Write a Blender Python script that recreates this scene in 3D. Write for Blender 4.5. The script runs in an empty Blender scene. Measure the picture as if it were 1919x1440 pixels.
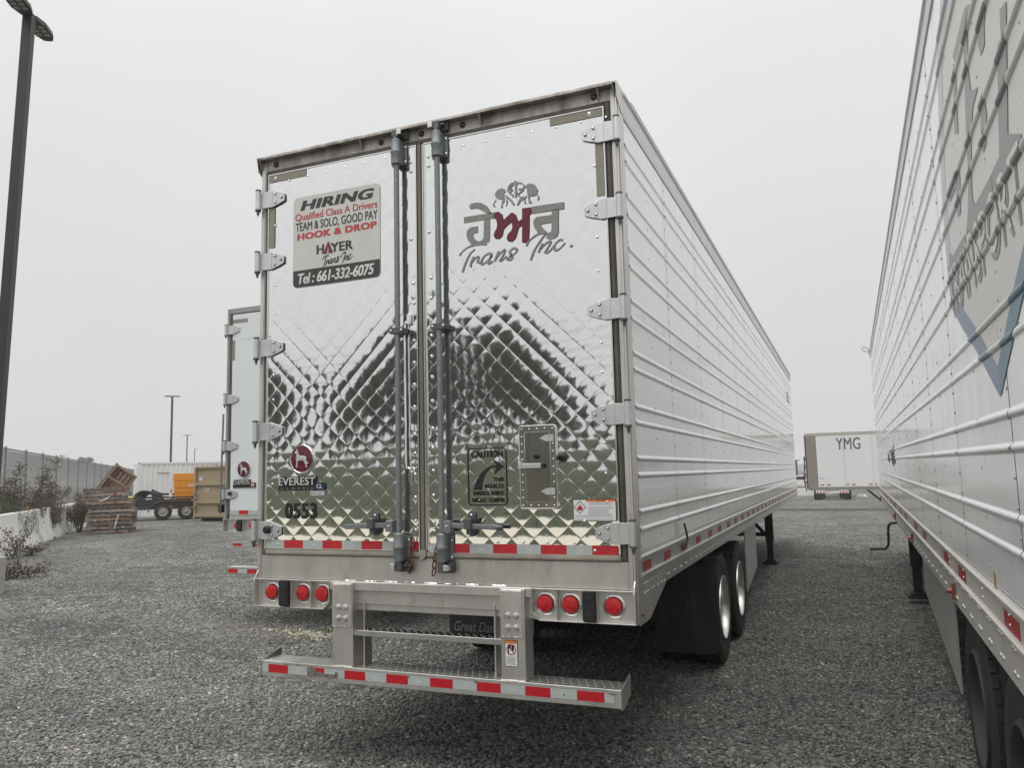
import bpy, math, random
import numpy as np
from mathutils import Vector, Matrix, Euler
from mathutils.geometry import tessellate_polygon
random.seed(7); np.random.seed(7)
SC = bpy.context.scene
COL = SC.collection
R = math.radians

# ------------------------------------------------------------------ camera, sky, sun, exposure
CAM_POS = Vector((2.3816, -4.3078, 1.7845))
YAW, PITCH, ROLL, FPX = R(22.5947), R(6.5611), R(-1.3752), 1476.76
def cam_axes():
    fwd = Vector((-math.sin(YAW)*math.cos(PITCH), math.cos(YAW)*math.cos(PITCH), math.sin(PITCH)))
    right = Vector((math.cos(YAW), math.sin(YAW), 0)); up = right.cross(fwd)
    return (right*math.cos(ROLL)+up*math.sin(ROLL), -right*math.sin(ROLL)+up*math.cos(ROLL), fwd)
CR, CU, CF = cam_axes()
cd = bpy.data.cameras.new('camera'); cam = bpy.data.objects.new('camera', cd); COL.objects.link(cam)
cd.sensor_width = 36.0; cd.lens = 36.0*FPX/1919.0; cd.clip_start = 0.05; cd.clip_end = 3000
m = Matrix((CR, CU, -CF)).transposed().to_4x4(); m.translation = CAM_POS; cam.matrix_world = m
SC.camera = cam

SUN_EL, SUN_AZ = R(70), R(200)          # bright patch of the overcast, high and behind the camera
w = bpy.data.worlds.new('World'); SC.world = w; w.use_nodes = True
nt = w.node_tree; nt.nodes.clear()
out = nt.nodes.new('ShaderNodeOutputWorld'); mixs = nt.nodes.new('ShaderNodeMixShader'); mixs.inputs[0].default_value = 0.93
bg1 = nt.nodes.new('ShaderNodeBackground'); bg2 = nt.nodes.new('ShaderNodeBackground')
sky = nt.nodes.new('ShaderNodeTexSky'); sky.sky_type = 'NISHITA'; sky.sun_disc = False
sky.sun_elevation = SUN_EL; sky.sun_rotation = SUN_AZ; sky.air_density = 1.5; sky.dust_density = 4
bg1.inputs[1].default_value = 0.08
nt.links.new(sky.outputs[0], bg1.inputs[0])
tc = nt.nodes.new('ShaderNodeTexCoord'); sep = nt.nodes.new('ShaderNodeSeparateXYZ'); ramp = nt.nodes.new('ShaderNodeValToRGB')
nt.links.new(tc.outputs['Generated'], sep.inputs[0]); nt.links.new(sep.outputs[2], ramp.inputs[0]); cn = nt.nodes.new('ShaderNodeTexNoise'); cn.inputs['Scale'].default_value = 2.2; cn.inputs['Detail'].default_value = 4; nt.links.new(tc.outputs['Generated'], cn.inputs['Vector'])
cmr = nt.nodes.new('ShaderNodeMapRange'); cmr.inputs[1].default_value = .3; cmr.inputs[2].default_value = .7; cmr.inputs[3].default_value = .965; cmr.inputs[4].default_value = 1.035; nt.links.new(cn.outputs['Fac'], cmr.inputs[0])
cmx = nt.nodes.new('ShaderNodeMix'); cmx.data_type = 'RGBA'; cmx.blend_type = 'MULTIPLY'; cmx.inputs[0].default_value = 1; nt.links.new(ramp.outputs[0], cmx.inputs[6]); nt.links.new(cmr.outputs[0], cmx.inputs[7]); nt.links.new(cmx.outputs[2], bg2.inputs[0])
e = ramp.color_ramp.elements                # evenly overcast: dim at the horizon, brighter towards the zenith
e[0].position = 0.0; e[0].color = (.605, .612, .612, 1); e[1].position = 1.0; e[1].color = (1.18, 1.18, 1.17, 1)
k = e.new(.5); k.color = (.765, .768, .762, 1)
bg2.inputs[1].default_value = 0.9
nt.links.new(bg1.outputs[0], mixs.inputs[1]); nt.links.new(bg2.outputs[0], mixs.inputs[2]); nt.links.new(mixs.outputs[0], out.inputs[0])
sd = bpy.data.lights.new('sun', 'SUN'); sd.energy = 1.5; sd.angle = R(60); sd.color = (1, .985, .96)
so = bpy.data.objects.new('sun', sd); COL.objects.link(so); so.location = (0, -10, 30)
sdir = Vector((math.sin(SUN_AZ)*math.cos(SUN_EL), math.cos(SUN_AZ)*math.cos(SUN_EL), math.sin(SUN_EL)))
so.rotation_euler = sdir.to_track_quat('Z', 'Y').to_euler()
SC.view_settings.view_transform = 'Standard'; SC.view_settings.look = 'None'
SC.view_settings.exposure = 0.32; SC.view_settings.gamma = 1.0; SC.view_settings.use_curve_mapping = False
SC.render.engine = 'CYCLES'; SC.cycles.use_denoising = True
SC.cycles.max_bounces = 8; SC.cycles.glossy_bounces = 5; SC.cycles.diffuse_bounces = 3; SC.cycles.volume_bounces = 1
SC.cycles.caustics_reflective = False; SC.cycles.caustics_refractive = False; SC.cycles.sample_clamp_indirect = 4

# ------------------------------------------------------------------ pixel rays (photograph is 1919 x 1440)
def ray(u, v): return CF + CR*((u-959.5)/FPX) - CU*((v-719.5)/FPX)
def at_y(u, v, y=0.0): d = ray(u, v); return CAM_POS + d*((y-CAM_POS.y)/d.y)
def at_x(u, v, x): d = ray(u, v); return CAM_POS + d*((x-CAM_POS.x)/d.x)
def at_z(u, v, z=0.0): d = ray(u, v); return CAM_POS + d*((z-CAM_POS.z)/d.z)

# ------------------------------------------------------------------ materials
MATS = {}
def mat(name, col, rough=.5, metal=0, var=.12, vs=6.0, bump=0.0, bs=40.0, spec=.5, coat=0, dirt=None, dcol=(.06,.05,.04), ds=2.0, stretch=None, rvar=.1, trans=0, alpha=1):
    """procedural principled material: base colour with noise, optional stains (dirt = threshold 0..1) and fine relief"""
    if name in MATS: return MATS[name]
    mt = bpy.data.materials.new(name); mt.use_nodes = True; t = mt.node_tree; b = t.nodes['Principled BSDF']
    N = t.nodes.new; L = t.links.new
    tcn = N('ShaderNodeTexCoord'); src = tcn.outputs['Object']
    if stretch:
        mp = N('ShaderNodeMapping'); mp.inputs['Scale'].default_value = stretch; L(src, mp.inputs[0]); srcS = mp.outputs[0]
    else: srcS = src
    nz = N('ShaderNodeTexNoise'); nz.inputs['Scale'].default_value = vs; nz.inputs['Detail'].default_value = 6; nz.inputs['Roughness'].default_value = .65
    L(srcS, nz.inputs['Vector'])
    mx = N('ShaderNodeMix'); mx.data_type = 'RGBA'
    lo = tuple(max(0, c*(1-var)) for c in col)+(1,); hi = tuple(min(1, c*(1+var)) for c in col)+(1,)
    mr = N('ShaderNodeMapRange'); mr.inputs[1].default_value = .3; mr.inputs[2].default_value = .7
    L(nz.outputs['Fac'], mr.inputs[0]); L(mr.outputs[0], mx.inputs[0]); mx.inputs[6].default_value = lo; mx.inputs[7].default_value = hi
    cout = mx.outputs[2]
    if dirt is not None:
        n2 = N('ShaderNodeTexNoise'); n2.inputs['Scale'].default_value = ds; n2.inputs['Detail'].default_value = 9; n2.inputs['Roughness'].default_value = .7
        L(srcS, n2.inputs['Vector'])
        m2 = N('ShaderNodeMapRange'); m2.inputs[1].default_value = dirt; m2.inputs[2].default_value = dirt+.22; L(n2.outputs['Fac'], m2.inputs[0])
        x2 = N('ShaderNodeMix'); x2.data_type = 'RGBA'; L(m2.outputs[0], x2.inputs[0]); L(cout, x2.inputs[6]); x2.inputs[7].default_value = (*dcol, 1); cout = x2.outputs[2]
    L(cout, b.inputs['Base Color'])
    rr = N('ShaderNodeMapRange'); rr.inputs[3].default_value = max(.02, rough*(1-rvar)); rr.inputs[4].default_value = min(1, rough*(1+rvar)); L(nz.outputs['Fac'], rr.inputs[0]); L(rr.outputs[0], b.inputs['Roughness'])
    b.inputs['Metallic'].default_value = metal
    b.inputs['Specular IOR Level'].default_value = spec
    if coat: b.inputs['Coat Weight'].default_value = coat; b.inputs['Coat Roughness'].default_value = .06
    if alpha < 1: b.inputs['Alpha'].default_value = alpha
    if bump:
        n3 = N('ShaderNodeTexNoise'); n3.inputs['Scale'].default_value = bs; n3.inputs['Detail'].default_value = 3; L(srcS, n3.inputs['Vector'])
        bp = N('ShaderNodeBump'); bp.inputs['Strength'].default_value = 1; bp.inputs['Distance'].default_value = bump
        L(n3.outputs['Fac'], bp.inputs['Height']); L(bp.outputs[0], b.inputs['Normal'])
    MATS[name] = mt
    return mt

M_MIRROR = mat('quilted_stainless', (.84,.845,.84), .045, 1, var=.03, vs=9, bump=.00045, bs=9, rvar=.5)
M_STEEL = mat('dull_stainless', (.64,.62,.59), .42, .85, var=.13, vs=5, dirt=.56, dcol=(.36,.33,.29), ds=6, bump=.0004, bs=60, stretch=(1,1,.35))
M_STEELB = mat('bright_stainless', (.72,.71,.69), .22, 1, var=.08, vs=8)
M_HEADER = mat('stained_steel_header', (.47,.44,.41), .5, .7, var=.35, vs=7, dirt=.48, dcol=(.09,.08,.07), ds=5, stretch=(1,1,.35))
M_ALU = mat('aluminium_hinge', (.66,.665,.67), .38, .8, var=.1, vs=14, dirt=.66, dcol=(.4,.39,.37), ds=12)
M_ALUR = mat('aluminium_rail', (.60,.60,.585), .36, .75, var=.08, vs=4, dirt=.66, dcol=(.4,.38,.35), ds=3)
M_ALUD = mat('old_aluminium_rail', (.60,.575,.53), .5, .45, var=.08, vs=4, dirt=.62, dcol=(.42,.38,.32), ds=3)
M_GASKET = mat('door_seal_rubber', (.085,.075,.065), .6, 0, var=.5, vs=9, dirt=.55, dcol=(.2,.18,.15), ds=7, stretch=(1,1,.3))
M_GASKETL = mat('grimy_seal_rail', (.34,.31,.265), .5, .3, var=.25, vs=6, dirt=.58, dcol=(.13,.115,.095), ds=7)
M_GALV = mat('galvanised_steel', (.235,.25,.257), .5, .6, var=.22, vs=60, dirt=.64, dcol=(.13,.14,.15), ds=9)
M_GALVD = mat('dark_cast_steel', (.12,.13,.145), .5, .5, var=.25, vs=30)
M_CHROME = mat('chrome', (.85,.85,.85), .08, 1, var=.02)
M_RUST = mat('rusty_chain', (.16,.085,.05), .8, .3, var=.4, vs=50)
M_RED = mat('red_reflective_tape', (.50,.008,.018), .32, 0, var=.16, vs=30, dirt=.70, dcol=(.28,.03,.03), ds=14, coat=.3)
M_REDSIDE = mat('faded_red_tape', (.33,.022,.026), .4, 0, var=.2, vs=25)
M_WHITETAPE = mat('silver_reflective_tape', (.46,.50,.49), .42, .1, var=.06, vs=80, dirt=.66, dcol=(.27,.27,.25), ds=22)
M_TAPEMARK = mat('tape_print', (.60,.63,.62), .4, .1, var=.04)
M_TANTAPE = mat('weathered_tan_tape', (.265,.245,.20), .5, .1, var=.1, vs=20)
M_LENS = mat('red_lamp_lens', (.52,.006,.012), .16, 0, var=.5, vs=70, coat=.6, bump=.0022, bs=110)
M_LENSD = mat('dark_marker_lens', (.09,.008,.012), .2, 0, var=.2, vs=60, coat=.6)
M_BLACK = mat('black_rubber', (.014,.014,.015), .55, 0, var=.3, vs=12, bump=.001, bs=30)
M_TYRE = mat('tyre_rubber', (.022,.021,.021), .78, 0, var=.3, vs=9, dirt=.58, dcol=(.06,.057,.052), ds=4)
M_FLAP = mat('mud_flap_rubber', (.016,.0155,.0155), .6, 0, var=.35, vs=8, dirt=.50, dcol=(.062,.057,.052), ds=7, stretch=(1,1,.16))
M_RIM = mat('polished_wheel', (.62,.60,.57), .3, .9, var=.12, vs=7, dirt=.62, dcol=(.35,.31,.26), ds=8)
M_VINYLK = mat('black_vinyl', (.012,.012,.013), .4, 0, var=.2, vs=20)
M_VINYLG = mat('worn_grey_vinyl', (.24,.235,.225), .5, .1, var=.22, vs=60, dirt=.6, dcol=(.36,.355,.345), ds=30)
M_VINYLS = mat('grey_script_vinyl', (.26,.265,.265), .45, .1, var=.08, vs=40)
M_MAROON = mat('maroon_vinyl', (.135,.012,.028), .35, 0, var=.1, vs=20, dirt=.74, dcol=(.3,.12,.13), ds=30)
M_SIGN = mat('sign_plate_paint', (.60,.605,.575), .45, 0, var=.05, vs=8, dirt=.7, dcol=(.46,.455,.43), ds=6)
M_SIGNK = mat('sign_dark_print', (.042,.041,.045), .5, 0, var=.15, vs=60)
M_SIGNB = mat('sign_black_band', (.045,.045,.047), .5, 0, var=.2, vs=20, dirt=.72, dcol=(.3,.3,.29), ds=20)
M_SIGNR = mat('sign_red_print', (.47,.06,.065), .5, 0, var=.1, vs=40)
M_WHITE = mat('white_label', (.78,.79,.79), .4, 0, var=.02)
M_ORANGE = mat('orange_label', (.80,.20,.035), .4, 0, var=.05)
M_LABELTXT = mat('label_grey_print', (.28,.28,.28), .5, 0, var=.1)
M_BLUE = mat('blue_badge', (.012,.03,.085), .3, 0, var=.2)
M_BADGEK = mat('black_badge_plastic', (.01,.01,.012), .35, 0, var=.2)
M_WPANEL = mat('white_painted_sheet', (.84,.85,.835), .09, 0, var=.03, vs=1.5, bump=.009, bs=2.2, spec=.5, coat=.35, dirt=.60, dcol=(.66,.655,.63), ds=2.4, stretch=(1,1,.3))
M_WPANEL2 = mat('aged_white_sheet', (.86,.87,.87), .12, 0, var=.03, vs=1.5, bump=.008, bs=2.4, spec=.5, coat=.25, dirt=.60, dcol=(.62,.62,.60), ds=2.4, stretch=(1,1,.3))
M_WDOOR = mat('white_door_paint', (.72,.755,.77), .35, 0, var=.02, vs=2, dirt=.70, dcol=(.6,.62,.63), ds=3)
M_RIVET = mat('aluminium_rivet', (.62,.62,.61), .35, .7, var=.1)
M_RIVETD = mat('tarnished_rivet', (.34,.33,.32), .5, .5, var=.25, vs=40)
M_SEAM = mat('dark_seam', (.05,.05,.05), .6, 0, var=.2)
M_DARK = mat('under_frame_paint', (.02,.02,.021), .7, 0, var=.3, vs=4)
M_WOODF = mat('inner_lining', (.3,.3,.3), .6)

# ------------------------------------------------------------------ mesh builder
class MB:
    def __init__(s): s.v = []; s.f = []; s.mi = []; s.cur = 0
    def add(s, vs, fs):
        o = len(s.v); s.v += [tuple(p) for p in vs]
        for q in fs: s.f.append(tuple(o+i for i in q)); s.mi.append(s.cur)
        return s
    def box(s, x0, x1, y0, y1, z0, z1):
        return s.add([(x0,y0,z0),(x1,y0,z0),(x1,y1,z0),(x0,y1,z0),(x0,y0,z1),(x1,y0,z1),(x1,y1,z1),(x0,y1,z1)],
            [(0,3,2,1),(4,5,6,7),(0,1,5,4),(1,2,6,5),(2,3,7,6),(3,0,4,7)])
    def obox(s, c, ax, ay, az):
        c, ax, ay, az = map(Vector, (c, ax, ay, az))
        P = [c+ax*i+ay*j+az*k for k in (-.5,.5) for (i,j) in ((-.5,-.5),(.5,-.5),(.5,.5),(-.5,.5))]
        return s.add(P, [(0,3,2,1),(4,5,6,7),(0,1,5,4),(1,2,6,5),(2,3,7,6),(3,0,4,7)])
    def beam(s, a, b, wd, ht, up=(0,0,1)):
        a, b = Vector(a), Vector(b); d = b-a; u = Vector(up)
        sd = d.normalized().cross(u)
        if sd.length < 1e-5: sd = Vector((1,0,0))
        sd.normalize(); u2 = sd.cross(d).normalized()
        return s.obox((a+b)/2, d, sd*wd, u2*ht)
    def cyl(s, a, b, r, n=12, r2=None, caps=True):
        a, b = Vector(a), Vector(b); d = (b-a).normalized(); r2 = r if r2 is None else r2
        t = Vector((0,0,1)) if abs(d.z) < .9 else Vector((1,0,0)); u = d.cross(t).normalized(); v = d.cross(u)
        P = []
        for c, rr in ((a, r), (b, r2)):
            for i in range(n):
                q = 2*math.pi*i/n; P.append(c+u*(rr*math.cos(q))+v*(rr*math.sin(q)))
        F = [((i+1)%n, i, n+i, n+(i+1)%n) for i in range(n)]
        if caps: F += [tuple(range(n)), tuple(range(2*n-1, n-1, -1))]
        return s.add(P, F)
    def tube(s, pts, r, n=8, caps=True):
        pts = [Vector(p) for p in pts]; P = []; prev = None; rs = r if isinstance(r, (list, tuple)) else [r]*len(pts)
        for i, p in enumerate(pts):
            d = (pts[min(i+1, len(pts)-1)]-pts[max(i-1, 0)]).normalized()
            if prev is None:
                t = Vector((0,0,1)) if abs(d.z) < .9 else Vector((1,0,0)); u = d.cross(t).normalized()
            else:
                u = (prev-d*prev.dot(d)); u = u.normalized() if u.length > 1e-6 else prev
            prev = u; v = d.cross(u)
            for j in range(n):
                q = 2*math.pi*j/n; P.append(p+u*(rs[i]*math.cos(q))+v*(rs[i]*math.sin(q)))
        F = []
        for i in range(len(pts)-1):
            for j in range(n):
                F.append((i*n+(j+1)%n, i*n+j, (i+1)*n+j, (i+1)*n+(j+1)%n))
        if caps: F += [tuple(range(n)), tuple(range(len(P)-1, len(P)-n-1, -1))]
        return s.add(P, F)
    def lathe(s, prof, o, ax, n=24):
        """prof: list of (radius, height along ax)"""
        o, ax = Vector(o), Vector(ax).normalized(); t = Vector((0,0,1)) if abs(ax.z) < .9 else Vector((1,0,0))
        u = ax.cross(t).normalized(); v = ax.cross(u); P = []
        for (r, h) in prof:
            for j in range(n):
                q = 2*math.pi*j/n; P.append(o+ax*h+u*(r*math.cos(q))+v*(r*math.sin(q)))
        F = []
        for i in range(len(prof)-1):
            for j in range(n): F.append((i*n+j, i*n+(j+1)%n, (i+1)*n+(j+1)%n, (i+1)*n+j))
        return s.add(P, F)
    def dome(s, c, ax, r, h, n=7):
        return s.lathe([(r, 0), (r*.8, h*.65), (r*.3, h), (.0001, h)], c, ax, n)
    def prism(s, poly, o, ux, uy, un, d):
        """2-D polygon in the frame (o, ux, uy) pushed d along un"""
        o, ux, uy, un = map(Vector, (o, ux, uy, un)); n = len(poly)
        A = [o+ux*p[0]+uy*p[1] for p in poly]; B = [p+un*d for p in A]
        F = [tuple(range(n)), tuple(range(2*n-1, n-1, -1))]+[((i+1)%n, i, n+i, n+(i+1)%n) for i in range(n)]
        return s.add(A+B, F)
    def xz(s, poly, y0, y1): return s.prism(poly, (0,y0,0), (1,0,0), (0,0,1), (0,1,0), y1-y0)
    def yz(s, poly, x0, x1): return s.prism(poly, (x0,0,0), (0,1,0), (0,0,1), (1,0,0), x1-x0)
    def xy(s, poly, z0, z1): return s.prism(poly, (0,0,z0), (1,0,0), (0,1,0), (0,0,1), z1-z0)
    def m(s, i): s.cur = i; return s
    def mesh(s, name):
        me = bpy.data.meshes.new(name); me.from_pydata(s.v, [], s.f); me.update(); return me

def finish(me, mats, mi=None, ang=35):
    mats = mats if isinstance(mats, (list, tuple)) else [mats]
    for q in mats: me.materials.append(q)
    if mi and max(mi) > 0: me.polygons.foreach_set('material_index', mi)
    me.polygons.foreach_set('use_smooth', [True]*len(me.polygons))
    me.set_sharp_from_angle(angle=R(ang))
    return me
def link(name, data, parent=None, loc=None, rot=None):
    o = bpy.data.objects.new(name, data); COL.objects.link(o)
    if parent is not None: o.parent = parent
    if loc is not None: o.location = loc
    if rot is not None: o.rotation_euler = rot
    return o
def fixn(me):
    import bmesh
    bm = bmesh.new(); bm.from_mesh(me); bmesh.ops.recalc_face_normals(bm, faces=bm.faces); bm.to_mesh(me); bm.free()
def obj(name, mb, mats, parent=None, bevel=0, ang=35, loc=None, rot=None, kind=None, fix=True):
    me = mb.mesh(name)
    if fix: fixn(me)
    finish(me, mats, mb.mi, ang)
    o = link(name, me, parent, loc, rot)
    if bevel:
        b = o.modifiers.new('bevel', 'BEVEL'); b.width = bevel; b.segments = 2; b.limit_method = 'ANGLE'; b.angle_limit = R(40); b.harden_normals = True
    if kind: o['kind'] = kind
    return o
def dupe(o, parent, loc=None, rot=None, name=None):
    """a further object sharing the mesh of o"""
    c = bpy.data.objects.new(name or o.name.split('.')[0], o.data); COL.objects.link(c); c.parent = parent
    for md in o.modifiers:
        b = c.modifiers.new(md.name, md.type)
        if md.type == 'BEVEL': b.width = md.width; b.segments = md.segments; b.limit_method = md.limit_method; b.angle_limit = md.angle_limit; b.harden_normals = True
    if loc is not None: c.location = loc
    if rot is not None: c.rotation_euler = rot
    return c
def copy_tree(o, parent=None):
    c = o.copy(); COL.objects.link(c); c.parent = parent
    for ch in list(o.children): copy_tree(ch, c)
    return c
def thing(name, label, cat, loc=(0,0,0), rz=0, group=None, rot=None):
    o = bpy.data.objects.new(name, None); COL.objects.link(o); o.location = loc; o.rotation_euler = rot or (0,0,rz); o.empty_display_size = .2
    return tag(o, label, cat, group)
def tag(o, label, cat, group=None):
    o['label'] = label; o['category'] = cat
    if group: o['group'] = group
    return o
def rrect(x0, x1, z0, z1, r, n=5):
    P = []
    for (cx, cz, a0) in ((x1-r, z1-r, 0), (x0+r, z1-r, 90), (x0+r, z0+r, 180), (x1-r, z0+r, 270)):
        for i in range(n+1): a = R(a0+90*i/n); P.append((cx+r*math.cos(a), cz+r*math.sin(a)))
    return P
def ring(mb, outer, inner, y0, y1):
    """closed band between two equally long outlines in x-z, thickness y0..y1"""
    n = len(outer); V = [(p[0], y0, p[1]) for p in outer]+[(p[0], y0, p[1]) for p in inner]+[(p[0], y1, p[1]) for p in outer]+[(p[0], y1, p[1]) for p in inner]
    F = []
    for i in range(n):
        j = (i+1) % n
        F += [(i, j, n+j, n+i), (2*n+i, 3*n+i, 3*n+j, 2*n+j), (i, 2*n+i, 2*n+j, j), (n+i, n+j, 3*n+j, 3*n+i)]
    return mb.add(V, F)
def circ(cx, cz, r, n=32): return [(cx+r*math.cos(2*math.pi*i/n), cz+r*math.sin(2*math.pi*i/n)) for i in range(n)]

# ------------------------------------------------------------------ lettering and strokes (flat shapes as 2-D triangles)
def text_tris(txt, bold=0.0, shear=0.0, space=1.0):
    """flat lettering in a unit box; bold = the same outline laid down several times, slightly shifted"""
    bold *= .5; V, T = text_raw(txt, shear, space*(1+1.3*bold)); W_, T_ = [], []
    sh = [(0, 0)] if bold < .004 else [(bold*i/2, bold*.5*j) for i in (-2, -1, 0, 1, 2) for j in (-1, 1)]
    for k_, (dx, dy) in enumerate(sh):
        o = len(W_); W_ += [(x+dx, y+dy, k_*1e-5) for x, y in V]; T_ += [tuple(o+i for i in t) for t in T]
    x0 = min(p[0] for p in W_); x1 = max(p[0] for p in W_); y0 = min(p[1] for p in W_); y1 = max(p[1] for p in W_)
    return [((p[0]-x0)/(x1-x0), (p[1]-y0)/(y1-y0), p[2]) for p in W_], T_
def text_raw(txt, shear, space):
    cu = bpy.data.curves.new('t', 'FONT'); cu.body = txt; cu.shear = shear; cu.space_character = space; cu.resolution_u = 3
    o = bpy.data.objects.new('t', cu); COL.objects.link(o)
    me = bpy.data.meshes.new_from_object(o.evaluated_get(bpy.context.evaluated_depsgraph_get()))
    me.calc_loop_triangles()
    V = [(v.co.x, v.co.y) for v in me.vertices]; T = [tuple(t.vertices) for t in me.loop_triangles]
    COL.objects.unlink(o); bpy.data.objects.remove(o); bpy.data.curves.remove(cu); bpy.data.meshes.remove(me)
    return V, T
def text_fit(mb, txt, x0, x1, z0, z1, y, bold=0.0, shear=0.0, space=1.0, skew=0.0, th=.0015, flip=False):
    """lettering filling the box x0..x1, z0..z1 on the plane y (facing -y), skew lifts its right end"""
    V, T = text_tris(txt, bold, shear, space); n = len(V)
    P = [(x0+u*(x1-x0), y-d, z0+v*(z1-z0)+u*skew) for u, v, d in V]
    mb.add(P, [t if not flip else t[::-1] for t in T]); return mb
def catmull(P, k=6):
    P = [Vector(p) for p in P]; out = []
    for i in range(len(P)-1):
        a = P[max(i-1, 0)]; b = P[i]; c = P[i+1]; d = P[min(i+2, len(P)-1)]
        for j in range(k):
            t = j/k; out.append(.5*((2*b)+(c-a)*t+(2*a-5*b+4*c-d)*t*t+(3*b-a-3*c+d)*t*t*t))
    out.append(P[-1]); return out
def stroke(P, wid, k=6, pen=None):
    """ribbon outline of a brush stroke; pen = (nib angle, ratio) gives thick and thin"""
    Q = catmull([(p[0], p[1], 0) for p in P], k); L = []; Rr = []; n = len(Q)
    for i, q in enumerate(Q):
        d = (Q[min(i+1, n-1)]-Q[max(i-1, 0)]).normalized(); nn = Vector((-d.y, d.x, 0))
        t = i/(n-1); wv = wid(t) if callable(wid) else wid
        if pen: wv *= pen[1]+(1-pen[1])*abs(math.sin(math.atan2(d.y, d.x)-pen[0]))
        L.append((q.x+nn.x*wv/2, q.y+nn.y*wv/2)); Rr.append((q.x-nn.x*wv/2, q.y-nn.y*wv/2))
    return L, Rr
def ribbon(mb, P, wid, to3, k=6, pen=None):
    L, Rr = stroke(P, wid, k, pen); n = len(L)
    return mb.add([to3(*p) for p in L]+[to3(*p) for p in Rr], [(i, i+1, n+i+1, n+i) for i in range(n-1)])
def flat(mb, poly, to3): return mb.add([to3(*p) for p in poly], [tuple(range(len(poly)))])
# ================================================================== SETTING: ground
def sstep(a, b, x): t = np.clip((x-a)/(b-a), 0, 1); return t*t*(3-2*t)
def ground_z(x, y): return -.5*sstep(33, 37, y)*sstep(-16, -9, x)

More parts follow.
